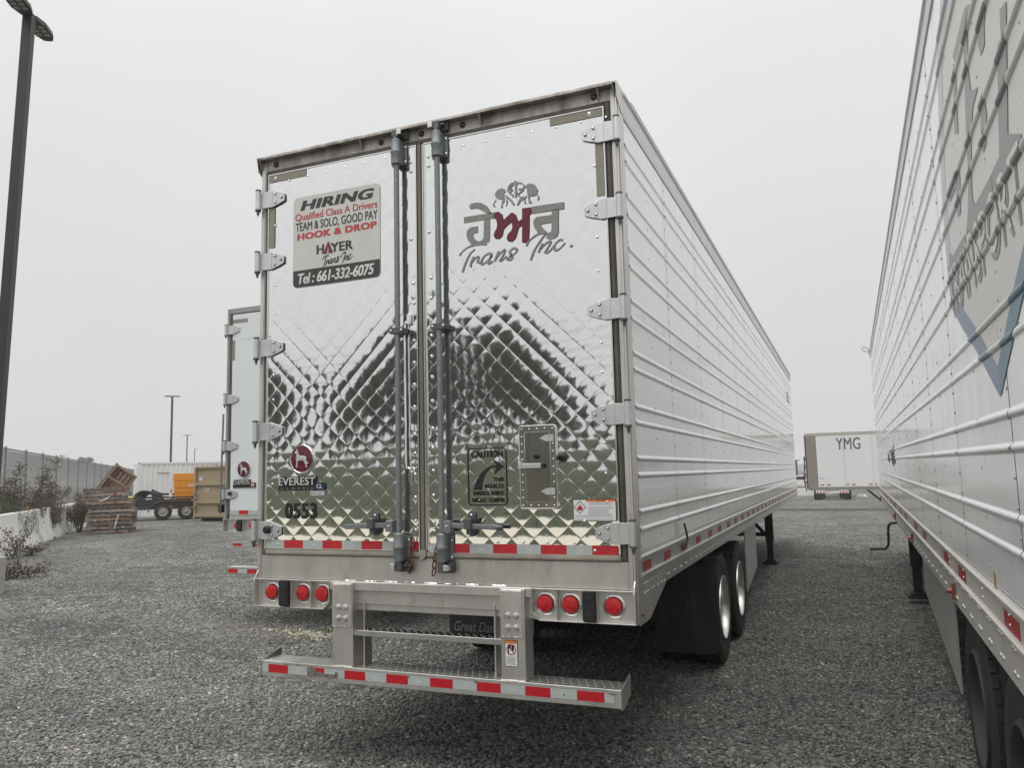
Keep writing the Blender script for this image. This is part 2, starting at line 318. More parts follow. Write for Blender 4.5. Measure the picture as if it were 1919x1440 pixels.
def gravel_material():
    mt = bpy.data.materials.new('gravel_ground'); mt.use_nodes = True; t = mt.node_tree; b = t.nodes['Principled BSDF']; N = t.nodes.new; L = t.links.new
    tcn = N('ShaderNodeTexCoord'); v = N('ShaderNodeTexVoronoi'); v.inputs['Scale'].default_value = 38; v.inputs['Randomness'].default_value = 1
    L(tcn.outputs['Object'], v.inputs['Vector'])
    sp = N('ShaderNodeSeparateColor'); L(v.outputs['Color'], sp.inputs[0])
    rp = N('ShaderNodeValToRGB'); rp.color_ramp.interpolation = 'LINEAR'; L(sp.outputs[0], rp.inputs[0])
    stops = [(0, (.065,.068,.069)), (.35, (.14,.143,.142)), (.62, (.205,.205,.197)), (.85, (.31,.30,.275)), (1, (.52,.49,.43))]
    el = rp.color_ramp.elements; el[0].position = 0; el[0].color = (*stops[0][1], 1); el[1].position = 1; el[1].color = (*stops[-1][1], 1)
    for p, c in stops[1:-1]: q = el.new(p); q.color = (*c, 1)
    # gaps between stones are dark
    gap = N('ShaderNodeMapRange'); gap.inputs[1].default_value = .35; gap.inputs[2].default_value = .75; gap.inputs[3].default_value = 1; gap.inputs[4].default_value = .35; L(v.outputs['Distance'], gap.inputs[0])
    # clumps of lighter and darker stones keep the speckle alive further off
    vc = N('ShaderNodeTexVoronoi'); vc.inputs['Scale'].default_value = 8.5; L(tcn.outputs['Object'], vc.inputs['Vector']); sc2_ = N('ShaderNodeSeparateColor'); L(vc.outputs['Color'], sc2_.inputs[0])
    vd = N('ShaderNodeTexVoronoi'); vd.inputs['Scale'].default_value = 3.1; L(tcn.outputs['Object'], vd.inputs['Vector']); sd2_ = N('ShaderNodeSeparateColor'); L(vd.outputs['Color'], sd2_.inputs[0])
    ad = N('ShaderNodeMath'); ad.operation = 'ADD'; L(sc2_.outputs[1], ad.inputs[0]); L(sd2_.outputs[1], ad.inputs[1])
    mc = N('ShaderNodeMapRange'); mc.inputs[1].default_value = 0; mc.inputs[2].default_value = 2; mc.inputs[3].default_value = .45; mc.inputs[4].default_value = 1.5; L(ad.outputs[0], mc.inputs[0])
    gm = N('ShaderNodeMath'); gm.operation = 'MULTIPLY'; L(gap.outputs[0], gm.inputs[0]); L(mc.outputs[0], gm.inputs[1]); gap = gm
    # broad tonal drift: dusty fines and dark washed patches
    n1 = N('ShaderNodeTexNoise'); n1.inputs['Scale'].default_value = .35; n1.inputs['Detail'].default_value = 6; L(tcn.outputs['Object'], n1.inputs['Vector'])
    m1 = N('ShaderNodeMapRange'); m1.inputs[1].default_value = .3; m1.inputs[2].default_value = .7; m1.inputs[3].default_value = .72; m1.inputs[4].default_value = 1.3; L(n1.outputs['Fac'], m1.inputs[0])
    mu = N('ShaderNodeMath'); mu.operation = 'MULTIPLY'; L(gap.outputs[0], mu.inputs[0]); L(m1.outputs[0], mu.inputs[1])
    mx = N('ShaderNodeMix'); mx.data_type = 'RGBA'; mx.blend_type = 'MULTIPLY'; mx.inputs[0].default_value = 1; L(rp.outputs[0], mx.inputs[6]); L(mu.outputs[0], mx.inputs[7])
    n2 = N('ShaderNodeTexNoise'); n2.inputs['Scale'].default_value = .55; n2.inputs['Detail'].default_value = 5; L(tcn.outputs['Object'], n2.inputs['Vector'])
    m2 = N('ShaderNodeMapRange'); m2.inputs[1].default_value = .58; m2.inputs[2].default_value = .75; m2.inputs[4].default_value = .45; L(n2.outputs['Fac'], m2.inputs[0])
    x2 = N('ShaderNodeMix'); x2.data_type = 'RGBA'; L(m2.outputs[0], x2.inputs[0]); L(mx.outputs[2], x2.inputs[6]); x2.inputs[7].default_value = (.26,.235,.185, 1)
    # a darker band along the edge where the yard steps down
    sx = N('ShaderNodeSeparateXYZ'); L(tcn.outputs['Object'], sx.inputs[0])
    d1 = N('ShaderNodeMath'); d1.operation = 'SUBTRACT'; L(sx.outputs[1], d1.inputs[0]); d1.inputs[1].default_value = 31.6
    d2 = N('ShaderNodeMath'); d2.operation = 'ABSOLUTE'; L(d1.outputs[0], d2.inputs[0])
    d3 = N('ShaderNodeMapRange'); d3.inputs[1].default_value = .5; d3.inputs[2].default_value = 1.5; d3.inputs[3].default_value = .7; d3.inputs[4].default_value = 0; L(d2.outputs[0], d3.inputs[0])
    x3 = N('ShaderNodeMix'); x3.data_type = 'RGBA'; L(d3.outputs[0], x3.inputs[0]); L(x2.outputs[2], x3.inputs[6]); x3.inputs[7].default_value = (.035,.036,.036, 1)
    L(x3.outputs[2], b.inputs['Base Color']); b.inputs['Roughness'].default_value = .85; b.inputs['Specular IOR Level'].default_value = .25
    iv = N('ShaderNodeMath'); iv.operation = 'SUBTRACT'; iv.inputs[0].default_value = 1; L(v.outputs['Distance'], iv.inputs[1])
    bp = N('ShaderNodeBump'); bp.inputs['Strength'].default_value = .8; bp.inputs['Distance'].default_value = .012; L(iv.outputs[0], bp.inputs['Height']); L(bp.outputs[0], b.inputs['Normal'])
    return mt
M_GRAVEL = gravel_material()

gx = np.concatenate([np.linspace(-700, -40, 12), np.linspace(-36, 36, 37), np.linspace(40, 700, 12)])
gy = np.concatenate([np.linspace(-500, -30, 8), np.linspace(-26, 26, 14), np.linspace(28, 42, 29), np.linspace(45, 900, 14)])
GX, GY = np.meshgrid(gx, gy); GZ = ground_z(GX, GY); nx, ny = len(gx), len(gy)
gb = MB(); gb.v = list(zip(GX.ravel().tolist(), GY.ravel().tolist(), GZ.ravel().tolist()))
gb.f = [(j*nx+i, j*nx+i+1, (j+1)*nx+i+1, (j+1)*nx+i) for j in range(ny-1) for i in range(nx-1)]; gb.mi = [0]*len(gb.f)
obj('ground', gb, M_GRAVEL, kind='structure', fix=False)

# ---- loose crushed stone, scattered as instances of three noisy pebbles
def stone_material(name, stops):
    mt = bpy.data.materials.new(name); mt.use_nodes = True; t = mt.node_tree; b = t.nodes['Principled BSDF']; N = t.nodes.new; L = t.links.new
    oi = N('ShaderNodeObjectInfo'); rp = N('ShaderNodeValToRGB'); L(oi.outputs['Random'], rp.inputs[0]); el = rp.color_ramp.elements
    el[0].position = stops[0][0]; el[0].color = (*stops[0][1], 1); el[1].position = stops[-1][0]; el[1].color = (*stops[-1][1], 1)
    for p, c in stops[1:-1]: q = el.new(p); q.color = (*c, 1)
    tcn = N('ShaderNodeTexCoord'); nz = N('ShaderNodeTexNoise'); nz.inputs['Scale'].default_value = 1.6; nz.inputs['Detail'].default_value = 4; L(tcn.outputs['Object'], nz.inputs['Vector'])
    mr = N('ShaderNodeMapRange'); mr.inputs[3].default_value = .75; mr.inputs[4].default_value = 1.25; L(nz.outputs['Fac'], mr.inputs[0])
    mx = N('ShaderNodeMix'); mx.data_type = 'RGBA'; mx.blend_type = 'MULTIPLY'; mx.inputs[0].default_value = 1; L(rp.outputs[0], mx.inputs[6]); L(mr.outputs[0], mx.inputs[7])
    # wheel lanes and dusty drifts: tone follows where a stone lies
    mpp = N('ShaderNodeMapping'); mpp.inputs['Rotation'].default_value = (0, 0, .55); mpp.inputs['Scale'].default_value = (.22, .75, 1); L(oi.outputs['Location'], mpp.inputs[0])
    nl = N('ShaderNodeTexNoise'); nl.inputs['Scale'].default_value = 1.0; nl.inputs['Detail'].default_value = 5; L(mpp.outputs[0], nl.inputs['Vector'])
    ml = N('ShaderNodeValToRGB'); L(nl.outputs['Fac'], ml.inputs[0]); ql = ml.color_ramp.elements; ql[0].position = .32; ql[0].color = (.64,.66,.68,1); ql[1].position = .70; ql[1].color = (1.26,1.22,1.10,1)
    xl_ = N('ShaderNodeMix'); xl_.data_type = 'RGBA'; xl_.blend_type = 'MULTIPLY'; xl_.inputs[0].default_value = 1; L(mx.outputs[2], xl_.inputs[6]); L(ml.outputs[0], xl_.inputs[7]); mx = xl_
    L(mx.outputs[2], b.inputs['Base Color']); b.inputs['Roughness'].default_value = .75; b.inputs['Specular IOR Level'].default_value = .3
    return mt
M_STONE = stone_material('crushed_stone', [(0, (.115,.12,.122)), (.3, (.165,.17,.17)), (.6, (.215,.217,.213)), (.87, (.265,.262,.25)), (.97, (.36,.348,.318)), (1, (.56,.54,.50))])
M_STONEP = stone_material('pale_stone', [(0, (.24,.22,.185)), (.5, (.40,.37,.31)), (1, (.64,.60,.52))])

def scatter(name, pts, size, material, seed, label=None):
    """one 'stuff' object: points carrying scale and turn, each showing one noisy pebble through geometry nodes"""
    n = len(pts); rng = np.random.default_rng(seed)
    me = bpy.data.meshes.new(name); me.vertices.add(n); me.vertices.foreach_set('co', np.asarray(pts, dtype=np.float32).ravel())
    sc = me.attributes.new('size', 'FLOAT_VECTOR', 'POINT'); base = size*rng.uniform(.55, 1.35, (n, 1))
    S = (base*np.stack([rng.uniform(.85, 1.5, n), rng.uniform(.65, 1.0, n), rng.uniform(.4, .75, n)], 1)).astype(np.float32)
    sc.data.foreach_set('vector', S.ravel())
    rt = me.attributes.new('turn', 'FLOAT_VECTOR', 'POINT')
    Rr = np.stack([rng.normal(0, .38, n), rng.normal(0, .38, n), rng.uniform(0, 6.28, n)], 1).astype(np.float32); rt.data.foreach_set('vector', Rr.ravel())
    o = link(name, me); o['kind'] = 'stuff'
    if label: o['label'] = label
    ng = bpy.data.node_groups.new(name+'_scatter', 'GeometryNodeTree')
    ng.interface.new_socket('Geometry', in_out='INPUT', socket_type='NodeSocketGeometry'); ng.interface.new_socket('Geometry', in_out='OUTPUT', socket_type='NodeSocketGeometry')
    N = ng.nodes.new; L = ng.links.new; gi = N('NodeGroupInput'); go = N('NodeGroupOutput')
    g2i = N('GeometryNodeGeometryToInstance')
    for kk in range(3):
        ico = N('GeometryNodeMeshIcoSphere'); ico.inputs['Radius'].default_value = .5; ico.inputs['Subdivisions'].default_value = 2
        sp = N('GeometryNodeSetPosition'); nz = N('ShaderNodeTexNoise'); nz.noise_dimensions = '4D'; nz.inputs['Scale'].default_value = 1.7; nz.inputs['W'].default_value = 3.1*kk+1; nz.inputs['Detail'].default_value = 1
        vm = N('ShaderNodeVectorMath'); vm.operation = 'SUBTRACT'; vm.inputs[1].default_value = (.5,.5,.5)
        vs = N('ShaderNodeVectorMath'); vs.operation = 'SCALE'; vs.inputs['Scale'].default_value = .75
        L(nz.outputs['Color'], vm.inputs[0]); L(vm.outputs[0], vs.inputs[0]); L(ico.outputs[0], sp.inputs[0]); L(vs.outputs[0], sp.inputs['Offset'])
        sm = N('GeometryNodeSetMaterial'); sm.inputs['Material'].default_value = material; L(sp.outputs[0], sm.inputs[0]); L(sm.outputs[0], g2i.inputs[0])
    iop = N('GeometryNodeInstanceOnPoints'); iop.inputs['Pick Instance'].default_value = True
    na = N('GeometryNodeInputNamedAttribute'); na.data_type = 'FLOAT_VECTOR'; na.inputs[0].default_value = 'size'
    nb = N('GeometryNodeInputNamedAttribute'); nb.data_type = 'FLOAT_VECTOR'; nb.inputs[0].default_value = 'turn'
    L(gi.outputs[0], iop.inputs['Points']); L(g2i.outputs[0], iop.inputs['Instance']); L(na.outputs[0], iop.inputs['Scale']); L(nb.outputs[0], iop.inputs['Rotation'])
    L(iop.outputs[0], go.inputs[0])
    md = o.modifiers.new('scatter', 'NODES'); md.node_group = ng
    return o

def stone_points(rng, n, box, keep):
    x = rng.uniform(box[0], box[1], n); y = rng.uniform(box[2], box[3], n); k = keep(x, y, rng.uniform(0, 1, n)); return x[k], y[k]
rng = np.random.default_rng(5)
def in_view(x, y, pad=1.0):
    dx, dy = x-CAM_POS.x, y-CAM_POS.y; f = dx*CF.x+dy*CF.y; r_ = dx*CR.x+dy*CR.y
    return (f > .8) & (np.abs(r_) < f*.70+pad)
def near_keep(x, y, u):
    d = np.hypot(x-CAM_POS.x, y-CAM_POS.y); return in_view(x, y) & (u < np.clip((7.0/np.maximum(d, 1))**2.2, 0, 1)) & (d < 34)
xs, ys = stone_points(rng, 1900000, (-28, 6, -4, 27), near_keep)
zs = rng.uniform(-.003, .006, len(xs))
scatter('gravel', np.stack([xs, ys, zs], 1), .0225, M_STONE, 11)
# thin patch of pale washed stones with weeds beside the bumper
pc = at_z(585, 1186); qx = rng.normal(pc.x+.25, .42, 420); qy = rng.normal(pc.y-.12, .10, 420)-.10*(qx-pc.x)
scatter('pale_gravel', np.stack([qx, qy, rng.uniform(.004, .010, 420)], 1), .027, M_STONEP, 12)
# ================================================================== TRAILERS
HW = 1.295                                   # half width of a trailer body
def RP(u, v, y=-.0133): return at_y(u, v, y)

def rib_profile(z0, z1, ribs, hw=.016, h=.0095):
    P = [(z0, 0.0)]
    for zr in sorted(ribs):
        for t in (-1.35, -1, -.75, -.5, -.25, 0, .25, .5, .75, 1, 1.35):
            o = 0 if abs(t) > 1 else h*math.cos(t*math.pi/2)**.8
            P.append((zr+t*hw, o))
    P.append((z1, 0.0)); return P
def prof_at(P, z):
    for (a, b), (c, d) in zip(P[:-1], P[1:]):
        if a <= z <= c: return b+(d-b)*(z-a)/(c-a)
    return 0
def drape(mb, tris, prof, sx, xoff, eps=.0025):
    """lay flat (y, z) triangles over a ribbed side: cut them at the profile's breaks and push them out to it"""
    zs = [p[0] for p in prof]
    for T in tris:
        lo = min(p[1] for p in T); hi = max(p[1] for p in T)
        for i in range(len(zs)-1):
            a, b = zs[i], zs[i+1]
            if b <= lo or a >= hi: continue
            poly = list(T)
            for lim, sg in ((a, 1), (b, -1)):
                q = []
                for k in range(len(poly)):
                    p0, p1 = poly[k-1], poly[k]; i0 = (p0[1]-lim)*sg >= 0; i1 = (p1[1]-lim)*sg >= 0
                    if i0 != i1:
                        t = (lim-p0[1])/(p1[1]-p0[1]); q.append((p0[0]+t*(p1[0]-p0[0]), lim))
                    if i1: q.append(p1)
                poly = q
                if len(poly) < 3: break
            if len(poly) < 3: continue
            P = [(sx*(xoff+prof_at(prof, min(max(p[1], a), b))+eps), p[0], p[1]) for p in poly]
            mb.add(P, [tuple(range(len(P)))])
def tri_poly(poly): 
    T = tessellate_polygon([[Vector((p[0], p[1], 0)) for p in poly]]); return [tuple(poly[i] for i in t) for t in T]

def side_panels(root, sx, seams, z0, z1, ribs, material, riv_mat, rail_z, name='side_panel', mid_rivets=True, near=(0, 9), gap=.008, rr=.0062):
    """riveted sheets down one side, every sheet an object of its own, over a dark backing that shows in the joints"""
    prof = rib_profile(z0, z1, ribs); cache = {}
    for a, b in zip(seams[:-1], seams[1:]):
        ln = round(b-a-gap, 3)
        if ln not in cache:
            mb = MB(); n = len(prof); V = []
            for yy in (0, ln*.5, ln): V += [(sx*o, yy, z) for z, o in prof]
            F = [(c*n+i, c*n+i+1, (c+1)*n+i+1, (c+1)*n+i) for c in range(2) for i in range(n-1)]
            mb.add(V, F); cache[ln] = obj(name, mb, material, root, loc=(sx*HW, a+gap/2, 0), ang=60)
        else: dupe(cache[ln], root, loc=(sx*HW, a+gap/2, 0), name=name)
    rv = MB()
    def riv(y, z, r=rr): rv.dome((sx*(HW+prof_at(prof, z)), y, z), (sx,0,0), r, .004, 6)
    for s in seams:
        zc = z0+.05
        while zc < z1-.03:
            for dy in ((.018,) if s < seams[-1]-.1 else ()): riv(s+dy, zc)
            zc += .098
    if mid_rivets:
        for a, b in zip(seams[:-1], seams[1:]):
            zc = z0+.08
            while zc < z1-.03: riv((a+b)/2, zc, .0055); zc += .196
    y = seams[0]+.03
    while y < seams[-1]:
        riv(y, z0+.016, .0055); y += .042 if near[0] <= y <= near[1] else .085
    rvo = obj('rivet_row', rv, riv_mat, root, fix=False, kind='stuff')
    return prof

def hinge(root, sx, z, y=-.012, bolts=3, blackcap=False, flat_mat=None):
    """strap hinge: folded plate with tapered tongue, barrel, pin, nut and bolts; sx = -1 left post, +1 right post"""
    mb = MB(); X = lambda d: sx*(1.292-d)
    P = [(X(.0), z-.056), (X(.0), z+.056), (X(.105), z+.062), (X(.165), z+.044), (X(.212), z+.026), (X(.212), z-.026), (X(.165), z-.044), (X(.105), z-.062)]
    mb.xz(P, y-.012, y-.004)
    mb.box(min(X(.075), X(.110)), max(X(.075), X(.110)), y-.0155, y-.011, z-.0605, z+.0605)       # pressed rib
    mb.box(min(X(.125), X(.150)), max(X(.125), X(.150)), y-.0145, y-.011, z-.048, z+.048)
    mb.cyl((X(-.004), y-.022, z-.066), (X(-.004), y-.022, z+.066), .019, 14)
    mb.m(1).cyl((X(-.004), y-.022, z+.066), (X(-.004), y-.022, z+.078), .020, 12)
    mb.cyl((X(-.004), y-.022, z-.078), (X(-.004), y-.022, z-.066), .021, 12); mb.cyl((X(-.004), y-.022, z-.100), (X(-.004), y-.022, z-.078), .011, 6)
    mb.cyl((X(-.004), y-.022, z-.112), (X(-.004), y-.022, z-.100), .006, 8)
    for (d, dz) in ((.138, .03), (.138, -.03), (.188, 0)):
        mb.m(1).cyl((X(d), y-.018, z+dz), (X(d), y-.012, z+dz), .0095, 12); mb.m(2).dome((X(d), y-.017, z+dz), (0,-1,0), .0068, .006, 10)
    o = obj('hinge', mb, [flat_mat or M_ALU, M_GALVD, M_CHROME], root, bevel=.002)
    if blackcap:
        c = MB().lathe([(.026, 0), (.026, .018), (.02, .026), (.009, .028), (.0001, .02)], (X(.105), y-.0155, z+.006), (0,-1,0), 20); obj('rubber_stop', c, M_BLACK, o)
    return o

def wheel(root, x_out, y, sx, r=.505, dual=True, rim_mat=None):
    """one wheel end: outer (and inner) tyre with tread blocks, dished rim with hand holes and hub"""
    t = MB(); w2 = .255
    def tyre(xo):
        prof = [(.285,0),(.30,-.012),(.36,-.004),(.42,.004),(.465,-.006),(.488,-.022),(.498,-.045),(.503,-.085),(.500,-.088),(.500,-.097),(.503,-.10),(.505,-.128)]
        prof = prof+[(a, -w2-b) for a, b in reversed(prof)]
        t.lathe([(a*r/.505, b) for a, b in prof], (xo, y, r), (sx,0,0), 44)
        for k in range(44):       # shoulder blocks
            a = 2*math.pi*(k+.5)/44
            for hx in (-.03, -w2+.03):
                c = Vector((xo+sx*hx, y+math.cos(a)*(r-.007), r+math.sin(a)*(r-.007))); rad = Vector((0, math.cos(a), math.sin(a))); tn = Vector((0, -math.sin(a), math.cos(a)))
                t.obox(c, (.030,0,0), tn*.052, rad*.015)
    tyre(x_out)
    if dual: tyre(x_out-sx*.315)
    ty = obj('tyre', t, M_TYRE, root, ang=40)
    mb = MB().lathe([(.29,-.005),(.288,.006),(.278,.008),(.270,-.004),(.262,-.05),(.258,-.14),(.24,-.155),(.175,-.165),(.16,-.15),(.115,-.15),(.11,-.10),(.085,-.06),(.05,-.045),(.0001,-.045)], (x_out, y, r), (sx,0,0), 36)
    for k in range(10):
        a = 2*math.pi*k/10; mb.cyl((x_out-sx*.155, y+math.cos(a)*.142, r+math.sin(a)*.142), (x_out-sx*.118, y+math.cos(a)*.142, r+math.sin(a)*.142), .016, 6)
    obj('rim', mb, rim_mat or M_RIM, ty, ang=40)
    return ty

def running_gear(root, axles, flap=None, legs=None, flap_txt=True, crank_side=0, skirt=None, rim_mat=None, x_out=1.262):
    for ya in axles:
        for sx in (-1, 1): wheel(root, sx*x_out, ya, sx, rim_mat=rim_mat)
        obj('axle', MB().cyl((-1.0, ya, .505), (1.0, ya, .505), .065, 14), M_DARK, root)
    y0, y1 = axles[0]-.75, axles[-1]+.85
    sl = MB()
    for sx in (-1, 1):
        sl.box(sx*.55-.05, sx*.55+.05, y0, y1, .80, .97)
        for ya in axles: sl.box(sx*.52-.07, sx*.52+.07, ya-.30, ya+.30, .56, .70); sl.cyl((sx*.52, ya-.18, .60), (sx*.52, ya-.18, .80), .10, 14)
    for yy in (y0, (y0+y1)/2, y1): sl.box(-.6, .6, yy-.04, yy+.04, .82, .95)
    obj('bogie_frame', sl, M_DARK, root, bevel=.004)
    if flap:
        for sx in (-1, 1):
            a, b = sorted((sx*flap[1], sx*flap[2])); mb = MB()
            P = rrect(a, b, flap[3], flap[4], .06); n = len(P); mb.xz(P, flap[0], flap[0]+.012)
            f = obj('mud_flap', mb, M_FLAP, root, bevel=.003)
            obj('flap_bracket', MB().box(a-.02, b+.02, flap[0]-.02, flap[0]+.03, flap[4]-.01, flap[4]+.05), M_DARK, f)
            if flap_txt and sx < 0:
                t = MB(); text_fit(t, 'Great Dane', a+.055, b-.02, flap[3]+.072, flap[3]+.168, flap[0]-.002, bold=.02, shear=.3); obj('lettering', t, mat('flap_print', (.2,.2,.205), .6, 0, var=.1), f)
            if flap_txt and sx > 0:
                t = MB(); text_fit(t, 'speedco', a+.12, b-.12, flap[3]+.50, flap[3]+.57, flap[0]-.002, bold=.03); obj('lettering', t, mat('faint_flap_print', (.03,.028,.028), .6, 0, var=.2), f)
    if legs:
        for sx in (-1, 1):
            l = MB().box(sx*legs[1]-.07, sx*legs[1]+.07, legs[0]-.07, legs[0]+.07, .42, 1.12).box(sx*legs[1]-.055, sx*legs[1]+.055, legs[0]-.055, legs[0]+.055, .05, .45)
            l.box(sx*legs[1]-.13, sx*legs[1]+.13, legs[0]-.13, legs[0]+.13, .015, .045).box(sx*legs[1]-.09, sx*legs[1]+.09, legs[0]-.09, legs[0]+.09, .045, .08)
            obj('landing_leg', l, M_DARK, root, bevel=.006)
        obj('leg_brace', MB().beam((-legs[1], legs[0], .55), (legs[1], legs[0], .55), .05, .07).beam((-legs[1], legs[0]+.05, .45), (-.3, legs[0]+.9, 1.1), .05, .05).beam((legs[1], legs[0]+.05, .45), (.3, legs[0]+.9, 1.1), .05, .05), M_DARK, root)
    if skirt:
        for sx in (-1, 1):
            ys = list(np.linspace(skirt[0], skirt[1], skirt[4]+1))
            for a, b in zip(ys[:-1], ys[1:]):
                ta = (a-skirt[0])/(skirt[1]-skirt[0]); tb = (b-skirt[0])/(skirt[1]-skirt[0]); x = lambda t: sx*(1.235-.14*t)
                mb = MB().add([(x(ta), a+.003, skirt[2]), (x(tb), b-.003, skirt[2]), (x(tb), b-.003, skirt[3]), (x(ta), a+.003, skirt[3]),
                    (x(ta)-sx*.012, a+.003, skirt[2]), (x(tb)-sx*.012, b-.003, skirt[2]), (x(tb)-sx*.012, b-.003, skirt[3]), (x(ta)-sx*.012, a+.003, skirt[3])],
                    [(0,1,2,3),(4,7,6,5),(0,4,5,1),(1,5,6,2),(2,6,7,3),(3,7,4,0)])
                obj('skirt_panel', mb, mat('grey_skirt_panel', (.50,.50,.49), .4, .2, var=.08, dirt=.6, dcol=(.33,.32,.30), ds=2), root)

def shell(root, L, top_z=4.0, floor=1.30, body_mat=None):
    """closed core of the box behind the sheets: backing walls, roof, nose, floor and cross members"""
    c = HW-.006
    obj('body_core', MB().box(-c, c, .125, L-.02, floor, top_z-.06), M_SEAM, root)
    obj('roof', MB().box(-c+.01, c-.01, .06, L-.01, top_z-.058, top_z+.004), M_ALUR, root, bevel=.01)
    obj('nose_panel', MB().box(-c, c, L-.018, L+.004, floor-.1, top_z-.02), body_mat or M_WPANEL, root, bevel=.004)
    cm = MB(); y = .5
    while y < L-.3: cm.box(-1.2, 1.2, y-.03, y+.03, floor-.12, floor-.004); y += .31
    obj('cross_member', cm, M_DARK, root, kind='stuff')

def rails(root, L, sx, zt, zb, z_mid, z_low, top_mat, rail_mat, z_roof=4.03, y_end=None):
    """upper and lower extruded rails along one side"""
    x = lambda d: sx*(HW+d); y_end = y_end or L
    def run(name, prof, y0, y1, m_):
        P = [(x(d), z) for d, z in prof]; mb = MB(); n = len(P); mb.add([(p[0], y0, p[1]) for p in P]+[(p[0], y1, p[1]) for p in P], [tuple(range(n)), tuple(range(2*n-1, n-1, -1))]+[(i, (i+1)%n, n+(i+1)%n, n+i) for i in range(n)])
        return obj(name, mb, m_, root, ang=30)
    run('top_rail', [(-.02, zt), (.006, zt), (.010, zt+.012), (.010, z_roof-.012), (.022, z_roof-.004), (.022, z_roof+.012), (-.02, z_roof+.016)], .11, y_end, top_mat)
    # lower rail: bead under the sheets, flat tape band, second bead, then the bolted flange
    run('roof_edge', [(-.02, z_roof+.017), (.016, z_roof+.014), (.016, z_roof+.034), (-.02, z_roof+.040)], .30, y_end, M_GASKET)
    run('bottom_rail', [(-.02, zb-.012), (.010, zb-.012), (.016, zb-.006), (.016, zb+.004), (.008, zb+.010), (-.002, zb+.012), (-.02, zb+.012)], .09, y_end, rail_mat)
    run('rail_web', [(-.02, z_mid), (.004, z_mid), (.004, zb-.012), (-.02, zb-.012)], .09, y_end, rail_mat)
    run('rail_bead', [(-.02, z_mid-.022), (.010, z_mid-.022), (.022, z_mid-.012), (.022, z_mid-.002), (.010, z_mid+.003), (-.02, z_mid+.003)], .09, y_end, rail_mat)
    run('rail_flange', [(-.02, z_low), (.000, z_low), (.002, z_low+.003), (.002, z_mid-.022), (-.02, z_mid-.022)], .09, y_end, rail_mat)

def bumper_guard(root, yF, zT, zB, half, posts, tape=True, mid=True, top_beam=1.14):
    """rear impact guard: ribbed step channel, two bolted posts, mid rung, cross beam"""
    yB = yF+.18
    g = MB().box(-half, half, yF, yF+.006, zB, zT).box(-half, half, yF+.006, yB, zT-.007, zT-.0005).box(-half, half, yB-.008, yB-.001, zB+.01, zT-.008)
    g.box(-half, half, yF+.006, yF+.04, zB+.0005, zB+.008)
    bar = obj('guard_bar', g, M_STEEL, root, bevel=.004)
    for sx in (-1, 1):
        P = [(yF-.004, zB-.006), (yF-.004, zT), (yB+.01, zT+.042), (yB+.02, zT+.040), (yB+.02, zB+.03), (yF+.05, zB-.014)]
        obj('end_plate', MB().yz(P, sx*half, sx*(half+.007)), M_STEEL, bar, bevel=.002)
    d = MB(); x = -half+.04
    while x < half-.03:
        for j, yy in enumerate((yF+.05, yF+.105, yF+.155)):
            xx = x+(.022 if j % 2 else 0)
            if not any(abs(abs(xx)-p) < .085 for p in (posts,)): d.dome((xx, yy, zT-.0008), (0,0,1), .0055, .0035, 6)
        x += .047
    obj('tread_dimple', d, M_ALU, bar, kind='stuff', fix=False)
    for sx in (-1, 1):
        xa, xb = sorted((sx*(posts-.075), sx*(posts+.075)))
        p = MB().box(xa, xb, yF+.012, yF+.14, zT, zT+.24)
        p.m(0).box(xa-.003 if sx < 0 else xa, xb if sx < 0 else xb+.003, yF+.006, yF+.145, zT+.237, top_beam-.002)
        p.box(sx*(posts-.075)-sx*.055-.006, sx*(posts-.075)-sx*.055+.006, yF+.05, yF+.135, zT, top_beam-.1)          # inner web
        p.box(min(sx*(posts-.075), sx*(posts-.13)), max(sx*(posts-.075), sx*(posts-.13)), yF+.125, yF+.134, zT, top_beam-.1)
        po = obj('guard_post', p, M_STEEL, root, bevel=.006)
        pl = MB().box(xa+.004, xb-.010, yF-.002, yF+.006, zT+.248, top_beam-.012)
        pp = obj('post_plate', pl, M_STEEL, po, bevel=.003)
        wb = MB(); ww = random.Random(3)
        for (ax, az, bx, bz) in ((xa, zT+.002, xb, zT+.002), (xa+.004, zT+.245, xb-.01, zT+.245), (xa+.004, top_beam-.009, xb-.01, top_beam-.009), (xb-.0085, zT+.25, xb-.0085, top_beam-.012)):
            pts = [(ax+(bx-ax)*i/14+ww.uniform(-.002,.002), yF+.005+ww.uniform(-.002,.001), az+(bz-az)*i/14+ww.uniform(-.002,.002)) for i in range(15)]
            wb.tube(pts, [.0045+ww.uniform(-.0012,.0015) for _ in pts], 6)
        obj('weld_bead', wb, M_STEEL, po, kind='stuff')
        for bx in (sx*posts-.024, sx*posts+.027):
            for bz in (zT+.295, zT+.362):
                b = MB().cyl((bx, yF-.005, bz), (bx, yF-.002, bz), .0195, 16).cyl((bx, yF-.019, bz), (bx, yF-.005, bz), .0165, 6).cyl((bx, yF-.021, bz), (bx, yF-.018, bz), .012, 12)
                obj('hex_bolt', b, M_STEELB, po, bevel=.0015)
    if mid:
        r_ = MB().box(-posts+.076, posts-.076, yF+.02, yF+.026, zT+.19, zT+.224).box(-posts+.076, posts-.076, yF+.026, yF+.11, zT+.218, zT+.2235)
        ro = obj('guard_rung', r_, M_STEELB, root, bevel=.003)
        d = MB(); x = -posts+.1
        while x < posts-.08: d.dome((x, yF+.06, zT+.223), (0,0,1), .005, .003, 6); d.dome((x+.02, yF+.09, zT+.223), (0,0,1), .005, .003, 6); x += .05
        obj('tread_dimple', d, M_ALU, ro, kind='stuff', fix=False)
    return bar

